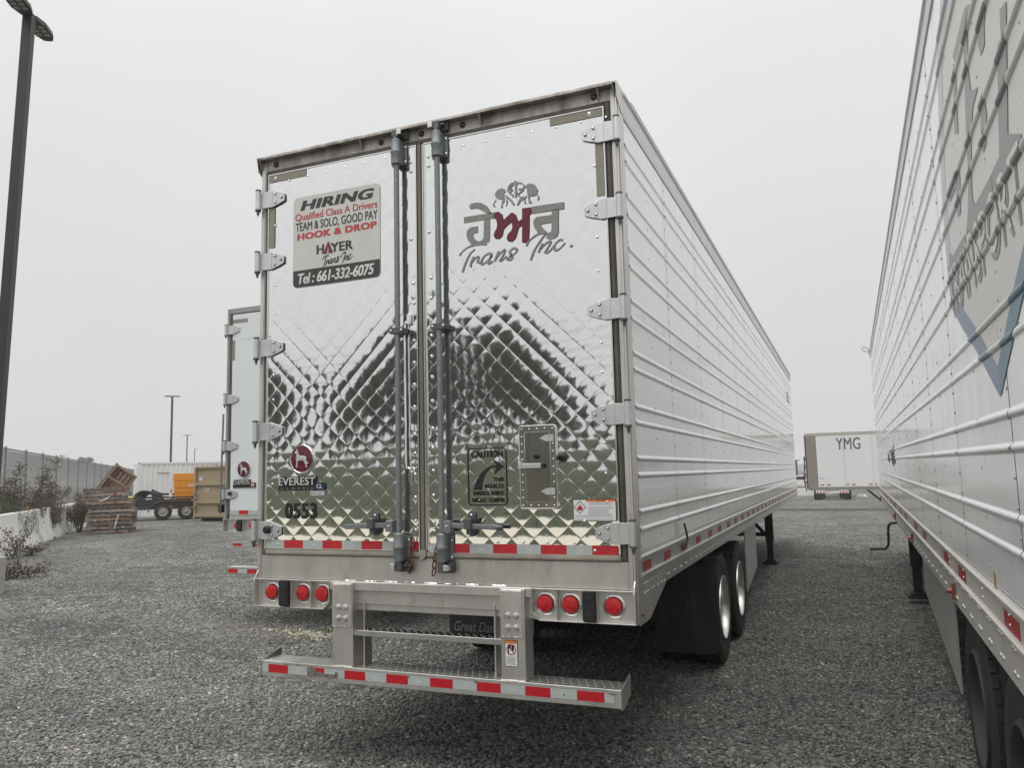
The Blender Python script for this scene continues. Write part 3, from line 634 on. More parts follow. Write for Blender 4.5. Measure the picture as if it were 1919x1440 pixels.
def tape_run(root, segs, y, z0, z1, red_first=True, axis='x', red=None, marks=True):
    """conspicuity tape along x on the plane y: list of (x0, x1, 'r' or 'w')"""
    for a, b, c in segs:
        o = obj('reflective_tape', MB().box(a+.0006, b-.0006, y-.0012, y, z0, z1), (red or M_RED) if c == 'r' else M_WHITETAPE, root)
        if c == 'w' and marks and b-a > .12:
            cx, cz, r_ = (a+b)/2, (z0+z1)/2, (z1-z0)*.42; mk = MB(); ring(mk, circ(cx, cz, r_, 24), circ(cx, cz, r_*.86, 24), y-.0022, y-.0016)
            mk.xz([(cx-r_*.5, cz+r_*.55), (cx-r_*.15, cz+r_*.5), (cx-.02*r_, cz+.1*r_), (cx+r_*.5, cz), (cx+r_*.55, cz-r_*.6), (cx+r_*.35, cz-r_*.6), (cx+r_*.3, cz-.25*r_), (cx-.1*r_, cz-.2*r_), (cx-.1*r_, cz-r_*.6), (cx-.3*r_, cz-r_*.6), (cx-.32*r_, cz+.1*r_)], y-.0022, y-.0016)
            obj('tape_emblem', mk, M_TAPEMARK, o)

def lamp_box(root, sx, x_in, x_out, z0, z1, lamps, bumper, yF=-.035, chamfer=True):
    """open tray with ribs, round red lamps on grommet rings, and a rubber dock bumper"""
    A = lambda x: sx*x; a, b = sorted((A(x_in), A(x_out)))
    t = MB().box(a, b, .004, .010, z0, z1)
    t.box(a, b, yF, .010, z1-.006, z1).box(a+(.045 if sx > 0 else 0), b-(.045 if sx < 0 else 0), yF, .010, z0, z0+.006)
    xo = A(x_out); t.box(min(xo, xo-sx*.008), max(xo, xo-sx*.008), yF, .010, z0+.006, z1-.006)
    xi = A(x_in); t.box(min(xi, xi+sx*.006), max(xi, xi+sx*.006), yF, .010, z0+.045, z1-.006)
    t.add([(xi, yF, z0+.045), (xi+sx*.045, yF, z0), (xi+sx*.045, .010, z0), (xi, .010, z0+.045), (xi+sx*.008, yF, z0+.046), (xi+sx*.047, yF, z0+.007), (xi+sx*.047, .010, z0+.007), (xi+sx*.008, .010, z0+.046)],
        [(0,1,2,3),(4,7,6,5),(0,4,5,1),(2,6,7,3),(0,3,7,4),(1,5,6,2)])
    ribs = sorted([(lamps[i]+lamps[i+1])/2 for i in range(len(lamps)-1)])
    for xr in ribs + ([bumper-.04, bumper+.04] if bumper else []):
        if bumper and xr in ribs and abs(xr-bumper) < .06: continue
        t.box(A(xr)-.003, A(xr)+.003, yF+.004, .006, z0+.006, z1-.006)
    box = obj('lamp_tray', t, M_STEEL, root, bevel=.002)
    zc = (z0+z1)/2+.004
    for xl in lamps:
        lm = MB().lathe([(.049, 0), (.049, .006), (.044, .013), (.03, .017), (.0001, .018)], (A(xl), -.004, zc), (0,-1,0), 32); lo = obj('tail_lamp', lm, M_LENS, root)
        rg = MB().lathe([(.064, 0), (.064, .004), (.058, .007), (.052, .008), (.050, .004), (.050, 0)], (A(xl), .004, zc), (0,-1,0), 32)
        for q in (90, 210, 330): rg.dome((A(xl)+math.cos(R(q+30))*.057, -.003, zc+math.sin(R(q+30))*.057), (0,-1,0), .004, .004, 6)
        obj('lamp_ring', rg, M_STEELB, lo)
    if bumper:
        bb = MB().prism(rrect(A(bumper)-.037, A(bumper)+.037, z0+.014, z1-.002, .012), (0,-.058,0), (1,0,0), (0,0,1), (0,1,0), .062)
        bo = obj('dock_bumper', bb, M_BLACK, root, bevel=.006)
        for zh in (z1-.045, z0+.05): obj('bumper_hole', MB().lathe([(.014, 0), (.011, .0015), (.0001, .0008)], (A(bumper), -.0585, zh), (0,-1,0), 14), M_DARK, bo)
    return box

# ------------------------------------------------------------------ the quilted reefer trailer in the middle
T1 = thing('reefer_trailer', 'semi-trailer with mirror-bright quilted steel rear doors and hiring sign', 'trailer', (0,0,0))
Q_P = .1; Q_D = Q_P*math.sqrt(2); Q_S = Q_D/24; Q_E = .0205; Q_K = 1.0; Q_G = .020          # edge slope of a pillow and how much of it is spread over the whole diamond
def quilt_h(x, z, cx, cz):
    """height and slope of the pressed pillow that the point (cx, cz) belongs to"""
    r2 = math.sqrt(.5); fu = (x+z)*r2/Q_P-(np.floor((cx+cz)*r2/Q_P)+.5); fv = (x-z)*r2/Q_P-(np.floor((cx-cz)*r2/Q_P)+.5)
    tu, tv = 2*fu, 2*fv; h = -Q_E*Q_P*.5*(Q_K*(tu**2+tv**2)/2+(1-Q_K)*(tu**6+tv**6)/6)-Q_G*Q_P*.5*(tu**32+tv**32)/32; hu = -Q_E*(Q_K*tu+(1-Q_K)*tu**5)-Q_G*tu**31; hv = -Q_E*(Q_K*tv+(1-Q_K)*tv**5)-Q_G*tv**31
    hx = (hu+hv)*r2; hz = (hu-hv)*r2
    iu, iv = np.floor((cx+cz)*r2/Q_P), np.floor((cx-cz)*r2/Q_P); rn_ = np.sin(iu*12.9898+iv*78.233)*43758.5453; rn_ = (rn_-np.floor(rn_))*2-1   # no two pillows are pressed alike
    cu, cv = np.cos(np.pi*fu)**2, np.cos(np.pi*fv)**2; su, sv = np.sin(2*np.pi*fu), np.sin(2*np.pi*fv); am_ = .00028*rn_
    h = h+am_*cu*cv; du = -am_*np.pi/Q_P*su*cv; dv = -am_*np.pi/Q_P*cu*sv; hx = hx+(du+dv)*r2; hz = hz+(du-dv)*r2
    for (kx, kz, ph, am) in ((3.1, 2.3, .4, .0012), (-5.2, 3.9, 1.9, .0006), (8.7, 6.1, 2.7, .0003), (1.3, -9.2, .9, .0003), (13, 4, .3, .00012)):
        q = kx*x+kz*z+ph; h = h+am*np.sin(q); c = am*np.cos(q); hx = hx+c*kx; hz = hz+c*kz
    return h, hx, hz
def quilt_door(name, x0, x1, z0, z1, y0, parent):
    i0, i1 = math.floor(x0/Q_S)+1, math.ceil(x1/Q_S)-1; j0, j1 = math.floor(z0/Q_S)+1, math.ceil(z1/Q_S)-1
    I = np.arange(i0-1, i1+2); J = np.arange(j0-1, j1+2); X = I*Q_S; Z = J*Q_S; X[0], X[-1] = x0, x1; Z[0], Z[-1] = z0, z1
    XX, ZZ = np.meshgrid(X, Z); nX, nZ = len(X), len(Z); h, _, _ = quilt_h(XX, ZZ, XX+1e-6, ZZ+3e-6)
    V = np.stack([XX, y0-h, ZZ], -1).reshape(-1, 3)
    ii, jj = np.meshgrid(np.arange(nX-1), np.arange(nZ-1)); a = jj*nX+ii; b = a+1; c = a+nX+1; d = a+nX
    anti = ((I[ii]+J[jj]+1) % 24) == 0
    T1_ = np.where(anti[..., None], np.stack([a, b, d], -1), np.stack([a, b, c], -1)); T2_ = np.where(anti[..., None], np.stack([b, c, d], -1), np.stack([a, c, d], -1))
    T = np.concatenate([T1_.reshape(-1, 3), T2_.reshape(-1, 3)])
    me = bpy.data.meshes.new(name); me.vertices.add(len(V)); me.vertices.foreach_set('co', V.ravel()); n = len(T)
    me.loops.add(3*n); me.loops.foreach_set('vertex_index', T.ravel().astype(np.int32)); me.polygons.add(n)
    me.polygons.foreach_set('loop_start', np.arange(0, 3*n, 3, dtype=np.int32)); me.update(); me.validate()
    me.materials.append(M_MIRROR); me.polygons.foreach_set('use_smooth', [True]*n)
    P = V[T]; cx = P[:, :, 0].mean(1)[:, None]; cz = P[:, :, 2].mean(1)[:, None]
    _, hx, hz = quilt_h(P[:, :, 0], P[:, :, 2], cx, cz); nn = np.stack([-hx, -np.ones_like(hx), -hz], -1); nn /= np.linalg.norm(nn, axis=-1, keepdims=True)
    me.normals_split_custom_set(nn.reshape(-1, 3).tolist())
    return link(name, me, parent)
DZ0, DZ1 = 1.337, 3.918
for nm, xa, xb in (('door', -1.218, -.046), ('door', .022, 1.212)):
    do = quilt_door(nm, xa, xb, DZ0, DZ1, -.010, T1)
    bk = MB().box(xa-.006, xb+.006, -.006, .10, DZ0-.006, DZ1+.006); obj('door_core', bk, M_STEELB, do)
    tr = MB(); wv = .0075
    tr.box(xa-.007, xa+wv-.007, -.0165, -.0065, DZ0-.007, DZ1+.007).box(xb-wv+.007, xb+.007, -.0165, -.0065, DZ0-.007, DZ1+.007).box(xa+.0005, xb-.0005, -.0165, -.0065, DZ1-.001, DZ1+.007)
    obj('door_trim', tr, M_STEELB, do)
# rubber seals round the doors
for sx in (-1, 1):
    a, b = sorted((sx*1.2195, sx*1.254)); obj('door_seal', MB().box(a, b, -.004, .05, 1.29, 3.955).box(a+.008, b-.008, -.010, -.004, 1.30, 3.95), M_GASKET, T1, bevel=.003)
obj('door_seal', MB().box(-1.2185, 1.2185, -.003, .05, 3.926, 3.955).box(-1.21, 1.21, -.011, -.003, 3.931, 3.948), M_GASKET, T1, bevel=.003)
obj('door_seal', MB().box(-.038, .004, -.008, .05, 1.30, 3.925).box(-.031, -.006, -.016, -.008, 1.295, 3.93), mat('centre_seal', (.17,.145,.125), .55, 0, var=.35, vs=7, stretch=(1,1,.2)), T1, bevel=.003)
obj('centre_trim', MB().box(.0055, .0135, -.0215, -.004, 1.34, 3.915), M_STEELB, T1, bevel=.002)
for (xa, xb) in ((-1.2185, -.039), (.005, 1.2185)):
    obj('bottom_seal', MB().box(xa, xb, -.016, .04, 1.293, 1.328).box(xa+.004, xb-.004, -.022, -.016, 1.300, 1.318), M_GASKETL, T1, bevel=.005)
obj('seal_elbow', MB().xz([(-.038, 1.34), (.005, 1.34), (.005, 1.30), (-.038, 1.268)], -.024, -.0175), M_GASKETL, T1, bevel=.003)
# frame: posts, header with gutter, sill
for sx in (-1, 1):
    a, b = sorted((sx*1.256, sx*HW)); pm = MB().box(a, b, -.002, .115, .955, 4.03)
    pm.box(min(sx*1.262, sx*1.282), max(sx*1.262, sx*1.282), -.006, -.002, 1.14, 3.97)
    c, d = sorted((sx*HW, sx*(HW+.006))); pm.box(c, d, .012, .118, .96, 3.97)
    obj('corner_post', pm, M_STEEL, T1, bevel=.006)
    cp = MB().yz([(-.03, 3.955), (-.045, 4.035), (-.045, 4.058), (.30, 4.058), (.30, 4.035), (.118, 3.90), (.06, 3.90)], sx*(HW+.007), sx*(HW+.0095)); obj('corner_cap', cp, M_STEEL, T1)
obj('header', MB().box(-1.2555, 1.2555, -.001, .12, 3.956, 4.032), M_HEADER, T1, bevel=.003)
gt = MB().xz([(-1.30, 4.034), (1.30, 4.034), (1.30, 4.046), (-1.30, 4.046)], -.055, .13).box(-1.285, 1.285, -.058, -.050, 4.026, 4.0335).box(-1.19, 1.275, -.035, .10, 4.0465, 4.060)
obj('gutter', gt, M_HEADER, T1, bevel=.003)
for xg in (-1.286, -.452, .425, 1.19, 1.283):
    obj('gutter_bracket', MB().yz([(-.002, 3.965), (-.002, 4.033), (-.045, 4.033), (-.03, 4.005)], xg-.005, xg+.005), M_HEADER, T1)
for xl in (-1.171, -.311, -.004, .293, 1.159):
    ml = MB().lathe([(.0155, 0), (.0155, .006), (.010, .013), (.0001, .015)], (xl, -.002, 3.997), (0,-1,0), 18); lo = obj('marker_lamp', ml, M_LENSD, T1)
    obj('lamp_grommet', MB().lathe([(.021, 0), (.020, .005), (.0158, .006), (.0155, 0)], (xl, -.001, 3.997), (0,-1,0), 18), M_BLACK, lo)
obj('rear_sill', MB().box(-1.2555, 1.2555, -.001, .10, 1.140, 1.290), M_STEEL, T1, bevel=.003)
obj('sill_plate', MB().box(-1.2555, 1.2555, .011, .10, .962, 1.1395), M_STEEL, T1)
# lamp trays, cross beam, guard
for sx in (-1, 1):
    lamp_box(T1, sx, .690, 1.294, .958, 1.138, [.765, .915, 1.165], 1.035)
    P = [(-.036, 1.10), (-.036, 1.136), (.0, 1.19), (.0, 1.10)]
    obj('tray_gusset', MB().yz(P, sx*1.283, sx*1.291), M_STEELB, T1, bevel=.002)
bm_ = MB().box(-.6885, .6885, -.032, .010, 1.083, 1.139).box(-.56, .56, -.002, .010, .998, 1.083)
obj('cross_beam', bm_, M_STEEL, T1, bevel=.006)
wl = MB(); ww = random.Random(9)
for xc in (-.55, -.40, -.25, -.11, .03, .17, .31, .48):
    pts = [(xc+.085*(i/9-.5), -.004+ww.uniform(-.002,.002), 1.1415+ww.uniform(-.0015,.0015)) for i in range(10)]; wl.tube(pts, [.005+ww.uniform(-.0012,.0015) for _ in pts], 6)
obj('weld_bead', wl, M_STEELB, T1, kind='stuff')
bumper_guard(T1, -.06, .622, .525, 1.198, .577, top_beam=1.135)
segs = []; x = -1.185; cols = 'wrwrwrwrwrwrwrwrw'
edges = [-1.19,-1.14,-.985,-.835,-.705,-.555,-.405,-.255,-.105,.045,.195,.35,.50,.65,.80,.955,1.11,1.165]
for i in range(len(edges)-1): segs.append((edges[i], edges[i+1], 'w' if i % 2 == 0 else 'r'))
tape_run(T1, segs, -.0605, .552, .603)
pw = random.Random(12)
for (xc, zc, wx, wz) in ((-.80,.578,.05,.032), (-.735,.565,.06,.018), (-.66,.560,.05,.016), (-.615,.572,.02,.022), (-.995,.605,.02,.008), (.345,.602,.018,.008), (.88,.575,.006,.006), (-.10,.598,.012,.007), (1.155,.60,.03,.006)):
    obj('peeled_patch', MB().xz([(xc+wx*math.cos(a)*pw.uniform(.55,1.1), zc+wz*math.sin(a)*pw.uniform(.55,1.1)) for a in [2*math.pi*k_/11 for k_ in range(11)]], -.0632, -.0624), mat('bare_scraped_steel', (.22,.205,.185), .6, .4, var=.3, vs=30), T1)
# door tape at the bottom edge and the weathered tape at the upper corners
L_e = [-1.212,-1.063,-.912,-.757,-.609,-.460,-.310,-.205]; L_s = [(L_e[i], L_e[i+1], 'w' if i % 2 == 0 else 'r') for i in range(7)]+[(-.105,-.05,'r')]
R_e = [.194,.297,.45,.60,.749,.904,1.055,1.206]; R_s = [(R_e[i], R_e[i+1], 'r' if i % 2 == 0 else 'w') for i in range(7)]+[(.03,.085,'w')]
tape_run(T1, L_s, -.0130, 1.338, 1.390); tape_run(T1, R_s, -.0130, 1.326, 1.380)
for (a, b, c, d) in ((-1.212,-.905,3.866,3.915),(-1.212,-1.168,3.392,3.678),(.882,1.206,3.868,3.915),(1.158,1.206,3.382,3.70)):
    obj('faded_tape', MB().box(a, b, -.0142, -.0120, c, d), M_TANTAPE, T1)
# hinges
for z in (3.742, 3.297, 2.688, 2.113, 1.452):
    hinge(T1, -1, z, y=-.014, blackcap=(z < 1.5))
for z in (3.762, 3.300, 2.708, 2.108, 1.447): hinge(T1, 1, z, y=-.014)
# lock rods with their brackets, cams and handles
for sx, xr in ((-1, -.158), (1, .138)):
    rod = obj('lock_rod', MB().cyl((xr, -.062, 1.243), (xr, -.062, 4.0), .0175, 20), M_GALV, T1)
    for zc, up in ((3.875, 1), (1.358, -1)):
        b = MB().lathe([(.0205, -.082), (.034, -.080), (.034, -.012), (.038, -.006), (.038, .006), (.034, .012), (.0335, .080), (.026, .088), (.0205, .088)], (xr, -.062, zc), (0,0,1), 24)
        b.box(xr-.056, xr+.056, -.024, -.0145, zc-.075, zc+.062); b.box(xr-.034, xr+.034, -.066, -.023, zc-.075, zc+.07)
        for bx in (-.046, .046):
            for bz in (-.055, .042): b.m(1).dome((xr+bx, -.0235, zc+bz), (0,-1,0), .009, .008, 9)
        obj('rod_bracket', b.m(0), [M_GALV, M_CHROME], rod, bevel=.002)
    cl = MB().prism(rrect(xr-.052, xr+.052, 2.682, 2.722, .014), (0,-.086,0), (1,0,0), (0,0,1), (0,1,0), .018).box(xr-.05, xr+.05, -.068, -.0145, 2.686, 2.718)
    for bx in (-.034, .040): cl.m(1).dome((xr+bx, -.086, 2.702), (0,-1,0), .008, .006, 9)
    obj('rod_clamp', cl, [M_GALVD, M_CHROME], rod, bevel=.003)
    for zc, s in ((4.003, 1), (1.245, -1)):
        k = MB().box(xr-.022, xr+.022, -.080, -.040, zc-.03, zc+.022)
        k.box(xr-.020, xr+.062, -.030, -.002, zc-.030, zc+.026) if s > 0 else k.box(xr-.045, xr+.058, -.040, -.002, zc-.036, zc+.030)
        k.m(1).box(xr+(.018 if sx*s < 0 else -.05), xr+(.05 if sx*s < 0 else -.018), -.092, -.050, zc-.02, zc+.016)
        k.m(0).cyl((xr-.04, -.05, zc+.004), (xr+.05, -.05, zc+.004), .009, 10)
        obj('rod_cam', k, [M_GALVD, M_STEELB], rod, bevel=.003)
for (x0, x1, xk, xl) in ((-.545, -.21, -.222, -.352), (.178, .505, .178, .318)):
    zc = 1.487
    sgn = 1 if x1 > .2 else -1
    hb = MB().obox(((x0+x1)/2, -.066, zc), (x1-x0, 0, -.012*sgn), (0, .018, 0), (0, 0, .030)); ho = obj('door_handle', hb, M_GALV if sgn < 0 else M_GALV, T1, bevel=.004)
    if sgn > 0: obj('handle_grip', MB().cyl((x1-.01, -.066, zc-.006), (x1+.03, -.066, zc-.007), .0155, 12), M_GALVD, ho)
    kb = MB().box(xk-.022, xk+.028, -.084, -.044, zc-.034, zc+.034); kb.m(1).dome((xk+.003, -.084, zc), (0,-1,0), .009, .007, 9); obj('handle_knuckle', kb, [M_GALV, M_CHROME], ho, bevel=.003)
    lb = MB().prism(rrect(xl-.024, xl+.024, zc-.062, zc+.085, .022), (0,-.024,0), (1,0,0), (0,0,1), (0,1,0), .010).box(xl-.018, xl+.018, -.088, -.02, zc+.018, zc+.045).box(xl-.020, xl+.024, -.092, -.078, zc-.016, zc+.045).box(xl-.016, xl+.016, -.07, -.02, zc-.05, zc-.018)
    for bz in (.063, -.045): lb.m(1).dome((xl, -.024, zc+bz), (0,-1,0), .0095, .009, 10)
    obj('handle_latch', lb, [M_GALVD, M_CHROME], T1, bevel=.003)
# rusty retaining chains
for (x0, z0, x1, z1, nl) in ((-.078, 1.385, -.098, 1.225, 5), (.098, 1.385, .066, 1.215, 5)):
    ch = MB()
    for i in range(nl):
        t = i/(nl-1); c = Vector((x0+(x1-x0)*t, -.034-.012*math.sin(t*3.1), z0+(z1-z0)*t)); ax = Vector((1,0,0)) if i % 2 else Vector((.45,.9,0)); ax.normalize()
        d = Vector((x1-x0, 0, z1-z0)).normalized(); pts = []
        for q in range(17): a = 2*math.pi*q/16; pts.append(c+d*(.027*math.cos(a))+ax*(.012*math.sin(a)))
        ch.tube(pts, .0042, 6, caps=False)
    obj('chain', ch, M_RUST, T1)
# chrome hold-back loop on the left door
hl = MB().tube(catmull([(-.105,-.036,2.745), (-.121,-.034,2.715), (-.121,-.034,2.2), (-.119,-.034,1.865), (-.105,-.036,1.842), (-.088,-.036,1.832), (-.075,-.034,1.845)], 4), .0062, 8)
hb_ = obj('hold_back_rod', hl, M_CHROME, T1)
obj('rod_clip', MB().prism(rrect(-.110, -.082, 2.742, 2.815, .012), (0,-.032,0), (1,0,0), (0,0,1), (0,1,0), .016), M_CHROME, hb_, bevel=.003)
obj('rod_clip', MB().prism(rrect(-.106, -.084, 1.745, 1.825, .01), (0,-.030,0), (1,0,0), (0,0,1), (0,1,0), .014), M_CHROME, hb_, bevel=.003)
# bright bolts in columns along the door edges and rows near the tape
bl = MB()
def bolt(x, z, r=.0085, h=.0075): bl.lathe([(r*1.35, 0), (r*1.35, .0015), (r, .002), (r*.8, h*.7), (r*.3, h), (.0001, h)], (x, -.0135, z), (0,-1,0), 10)
for z in (3.815, 3.752, 3.30, 3.01, 2.88, 2.64, 2.50, 2.36, 2.22, 2.05, 1.93, 1.80, 1.66, 1.515, 1.46): bolt(-.083 if z > 3.2 else -.068, z)
for z in (3.828, 3.765, 3.33, 3.03, 2.90, 2.66, 2.53, 2.40, 2.25, 2.08, 1.96, 1.82, 1.67, 1.505, 1.455): bolt(.048 if z > 3.2 else .058, z)
for x, z in ((-1.165,3.893),(1.13,3.893)): bolt(x, z)
for z in (3.55, 3.12, 2.92, 2.50, 2.33, 1.93, 1.76, 1.60): bolt(-1.165, z, .006, .005); bolt(1.150, z+.02, .006, .005)
for i in range(7): bolt(-1.05+.155*i, 3.858+.004*i, .005, .004); bolt(.30+.155*i, 3.853, .005, .004)
for x in (-1.17, -.86, -.70, -.55, -.42): bolt(x, 1.402, .005, .005)
for x in (.48, .64, .79, .95): bolt(x, 1.392, .006, .006)
bolt(1.07, 1.352, .007, .006); bolt(1.015, 1.515, .008, .007); bolt(-1.11, 1.364, .005, .005)
obj('door_bolt', bl, M_CHROME, T1, kind='stuff', fix=False)
# ---- sides and running gear of the quilted trailer
T1_L = 16.02
T1_SEAMS = [.12]+[1.235+1.255*i for i in range(12)]+[T1_L]
T1_RIBS = [1.456,1.556,1.763,1.859,2.065,2.159,2.375,2.471,2.675,2.781,2.982,3.091,3.296,3.414,3.624,3.725]
shell(T1, T1_L, 4.03)
for sx in (1, -1):
    prof1 = side_panels(T1, sx, T1_SEAMS, 1.318, 3.89, T1_RIBS, M_WPANEL, M_RIVETD, 1.31)
    rails(T1, T1_L, sx, 3.891, 1.306, 1.215, 1.092, M_ALUR, M_ALUR)
    xw = sx*(HW+.0045)
    i = 0; y = .155
    while y < 15.6:
        mb = MB().box(min(xw, xw+sx*.0014), max(xw, xw+sx*.0014), y, y+.198, 1.222, 1.276); obj('reflective_tape', mb, M_REDSIDE, T1)
        y += .585 if i % 4 else .56; i += 1
    fr = MB(); y = .20
    while y < 11:                       # paired bolts in the flange
        for dz in (1.178, 1.128):
            for dy in (0, .045): fr.dome((sx*(HW+.0018), y+dy, dz), (sx,0,0), .0085, .006, 7)
        y += .205
    y = .42
    while y < 9: fr.dome((sx*(HW+.0045), y, 1.272), (sx,0,0), .005, .004, 6); fr.dome((sx*(HW+.0045), y, 1.232), (sx,0,0), .005, .004, 6); y += .585
    obj('flange_bolt', fr, M_RIVET, T1, kind='stuff', fix=False)
    gp = MB().yz([(.020, .945), (.27, .945), (.735, 1.088), (.735, 1.19), (.020, 1.19)], sx*(HW+.0025), sx*(HW+.0055)); gs = obj('rear_gusset', gp, M_STEEL, T1, bevel=.001)
    gr = MB()
    for yy in (.155, .20, .245, .34, .40, .50, .60, .68):
        for zz in (1.155, 1.105): gr.dome((sx*(HW+.0055), yy, zz), (sx,0,0), .0085, .006, 8)
    obj('gusset_bolt', gr, M_RIVET, gs, kind='stuff', fix=False)
    obj('side_marker', MB().lathe([(.014, 0), (.012, .008), (.0001, .011)], (sx*(HW+.0055), .085, 1.0), (sx,0,0), 14), M_LENSD, T1)
dr = MB().tube(catmull([(HW+.012, 1.30, 1.255), (HW+.035, 1.29, 1.27), (HW+.04, 1.34, 1.30), (HW+.035, 1.335, 1.36), (HW+.03, 1.30, 1.415)], 4), .0075, 8); obj('drain_hose', dr, M_BLACK, T1)
obj('hose_collar', MB().cyl((HW+.005, 1.30, 1.255), (HW+.03, 1.30, 1.255), .018, 12), M_GALVD, T1)
V, T = text_tris('0553', .0); tx = MB(); drape(tx, [tuple((14.35+V[i][0]*.62, 3.27+V[i][1]*.24) for i in t) for t in T], prof1, 1, HW, .003)
obj('lettering', tx, mat('faded_black_print', (.10,.10,.10), .5), T1, fix=False)
running_gear(T1, (3.43, 4.67), flap=(2.79, .745, 1.300, .205, .98), legs=(11.45, 1.0), skirt=(5.55, 8.1, .34, 1.088, 2))
obj('floor_pan', MB().box(-1.25, 1.25, .12, 15.9, 1.13, 1.17), M_DARK, T1)

# ---- pictures and lettering on the quilted doors
YS = -.0136                      # vinyl lies just proud of the pillows
def rp2(u, v): return RP(u, v, YS)
def crop(ox, oy, s): return lambda x, y: rp2(ox+x/s, oy+y/s)
def boxpx(c, lb, rt): a = c(*lb); b = c(*rt); return a.x, b.x, a.z, b.z
# hiring sign
a = rp2(552, 534); b = rp2(714.5, 347.5); SX0, SX1, SZ0, SZ1 = -1.008, -.313, 3.083, 3.718
sg = MB().xz(rrect(SX0, SX1, SZ0, SZ1, .035), YS-.0012, -.011); SIGN = obj('hiring_sign', sg, M_SIGN, T1); SIGN['label'] = 'weathered pale grey sign with hiring text and telephone number'
bandp = [p for p in rrect(SX0+.002, SX1-.002, SZ0+.002, SZ0+.30, .034) if p[1] < SZ0+.1]; bandp = [(SX0+.002, SZ0+.118)]+bandp[:0]+[p for p in bandp if p[0] < (SX0+SX1)/2]+[p for p in bandp if p[0] >= (SX0+SX1)/2]+[(SX1-.002, SZ0+.118)]
obj('sign_band', MB().xz(bandp, YS-.0022, YS-.0014), M_SIGNB, SIGN)
c6 = crop(540, 330, 6.547)
def sign_text(txt, x0, x1, z0, z1, m_, bold, shear=0.0, space=1.0):
    t = MB(); text_fit(t, txt, x0, x1, z0, z1, YS-.0026, bold, shear, space); return obj('lettering', t, m_, SIGN)
def u_(x): return SX0+(SX1-SX0)*x
def v_(z): return SZ0+(SZ1-SZ0)*z
sign_text('HIRING', u_(.085), u_(.94), v_(.845), v_(.955), M_SIGNK, .10, .22, 1.0)
sign_text('Qualified Class A Drivers', u_(.025), u_(.975), v_(.725), v_(.815), M_SIGNR, .03, 0, .95)
sign_text('TEAM & SOLO, GOOD PAY', u_(.03), u_(.975), v_(.605), v_(.715), M_SIGNK, .035, 0, .95)
sign_text('HOOK & DROP', u_(.05), u_(.965), v_(.52), v_(.595), M_SIGNR, .11, 0, 1.0)
sign_text('H', u_(.28), u_(.37), v_(.335), v_(.435), M_SIGNK, .08); sign_text('YER', u_(.445), u_(.70), v_(.335), v_(.435), M_SIGNK, .08)
tA = MB(); A0 = u_(.36); A1 = u_(.475); zA, zB = v_(.328), v_(.455); am = (A0+A1)/2
tA.xz([(A0, zA), (am-.004, zB), (am+.004, zB), (A1, zA), (A1-.035, zA), (am, zA+(zB-zA)*.62), (A0+.026, zA)], YS-.0034, YS-.0028); tA.xz([(A0+.035, zA), (A1-.042, zA), (am+.006, zA+(zB-zA)*.38)], YS-.0034, YS-.0028)
obj('lettering', tA, mat('sign_maroon_print', (.20,.022,.03), .5), SIGN)
sign_text('Tel : 661-332-6075', u_(.06), u_(.935), v_(.035), v_(.152), mat('sign_white_print', (.66,.66,.63), .5), .06, .2, .9)
def script(mb, words, o, s, kx, width, to3, pen=(.9, .28)):
    for P in words: ribbon(mb, [(o[0]+s*p[0]*kx, o[1]+s*p[1]) for p in P], width, to3, 6, pen)
TRANS = [  # brush script, unit box about 8.4 wide, 3 tall
 [(0,1.9),(.15,2.2),(.6,2.55),(1.3,2.8),(2.0,2.85)], [(1.25,2.55),(1.0,1.9),(.75,.9),(.45,-.2),(.35,-.4)],
 [(1.55,1.75),(1.35,1.2),(1.15,.55),(1.05,.3)], [(1.2,.8),(1.5,1.35),(1.75,1.6),(1.95,1.55),(1.9,1.3),(1.85,1.05),(2.0,.95),(2.3,1.2)],
 [(2.95,1.75),(2.65,1.8),(2.3,1.4),(2.15,.9),(2.35,.75),(2.7,1.15),(2.95,1.7),(2.8,1.2),(2.75,.85),(2.95,.8),(3.2,1.15)],
 [(3.45,1.9),(3.3,1.4),(3.1,.85)], [(3.2,1.1),(3.55,1.65),(3.8,1.9),(3.95,1.75),(3.8,1.3),(3.75,.95),(3.95,.9),(4.25,1.3)],
 [(5.0,1.95),(4.75,2.15),(4.5,1.95),(4.6,1.55),(4.75,1.2),(4.55,.85),(4.2,.95),(4.45,1.2),(5.0,1.75)]]
INC = [ [(5.55,1.75),(5.65,2.2),(6.1,2.75),(6.65,3.0),(6.9,2.9),(6.75,2.3),(6.4,1.4),(6.05,.55),(5.95,.35)],
 [(7.0,2.05),(6.8,1.5),(6.65,1.05)], [(6.75,1.3),(7.1,1.85),(7.35,2.05),(7.5,1.9),(7.35,1.45),(7.3,1.1),(7.5,1.05),(7.8,1.4)],
 [(8.4,2.15),(8.2,2.3),(7.95,2.0),(7.8,1.5),(7.95,1.15),(8.25,1.2),(8.6,1.7)], [(8.95,1.55),(9.02,1.62),(9.1,1.62)] ]
ts = MB(); script(ts, TRANS+INC, (u_(.345), v_(.185)), .0268, 1.02, .0115, lambda x, z: (x, YS-.003, z)); obj('lettering', ts, M_SIGNK, SIGN)
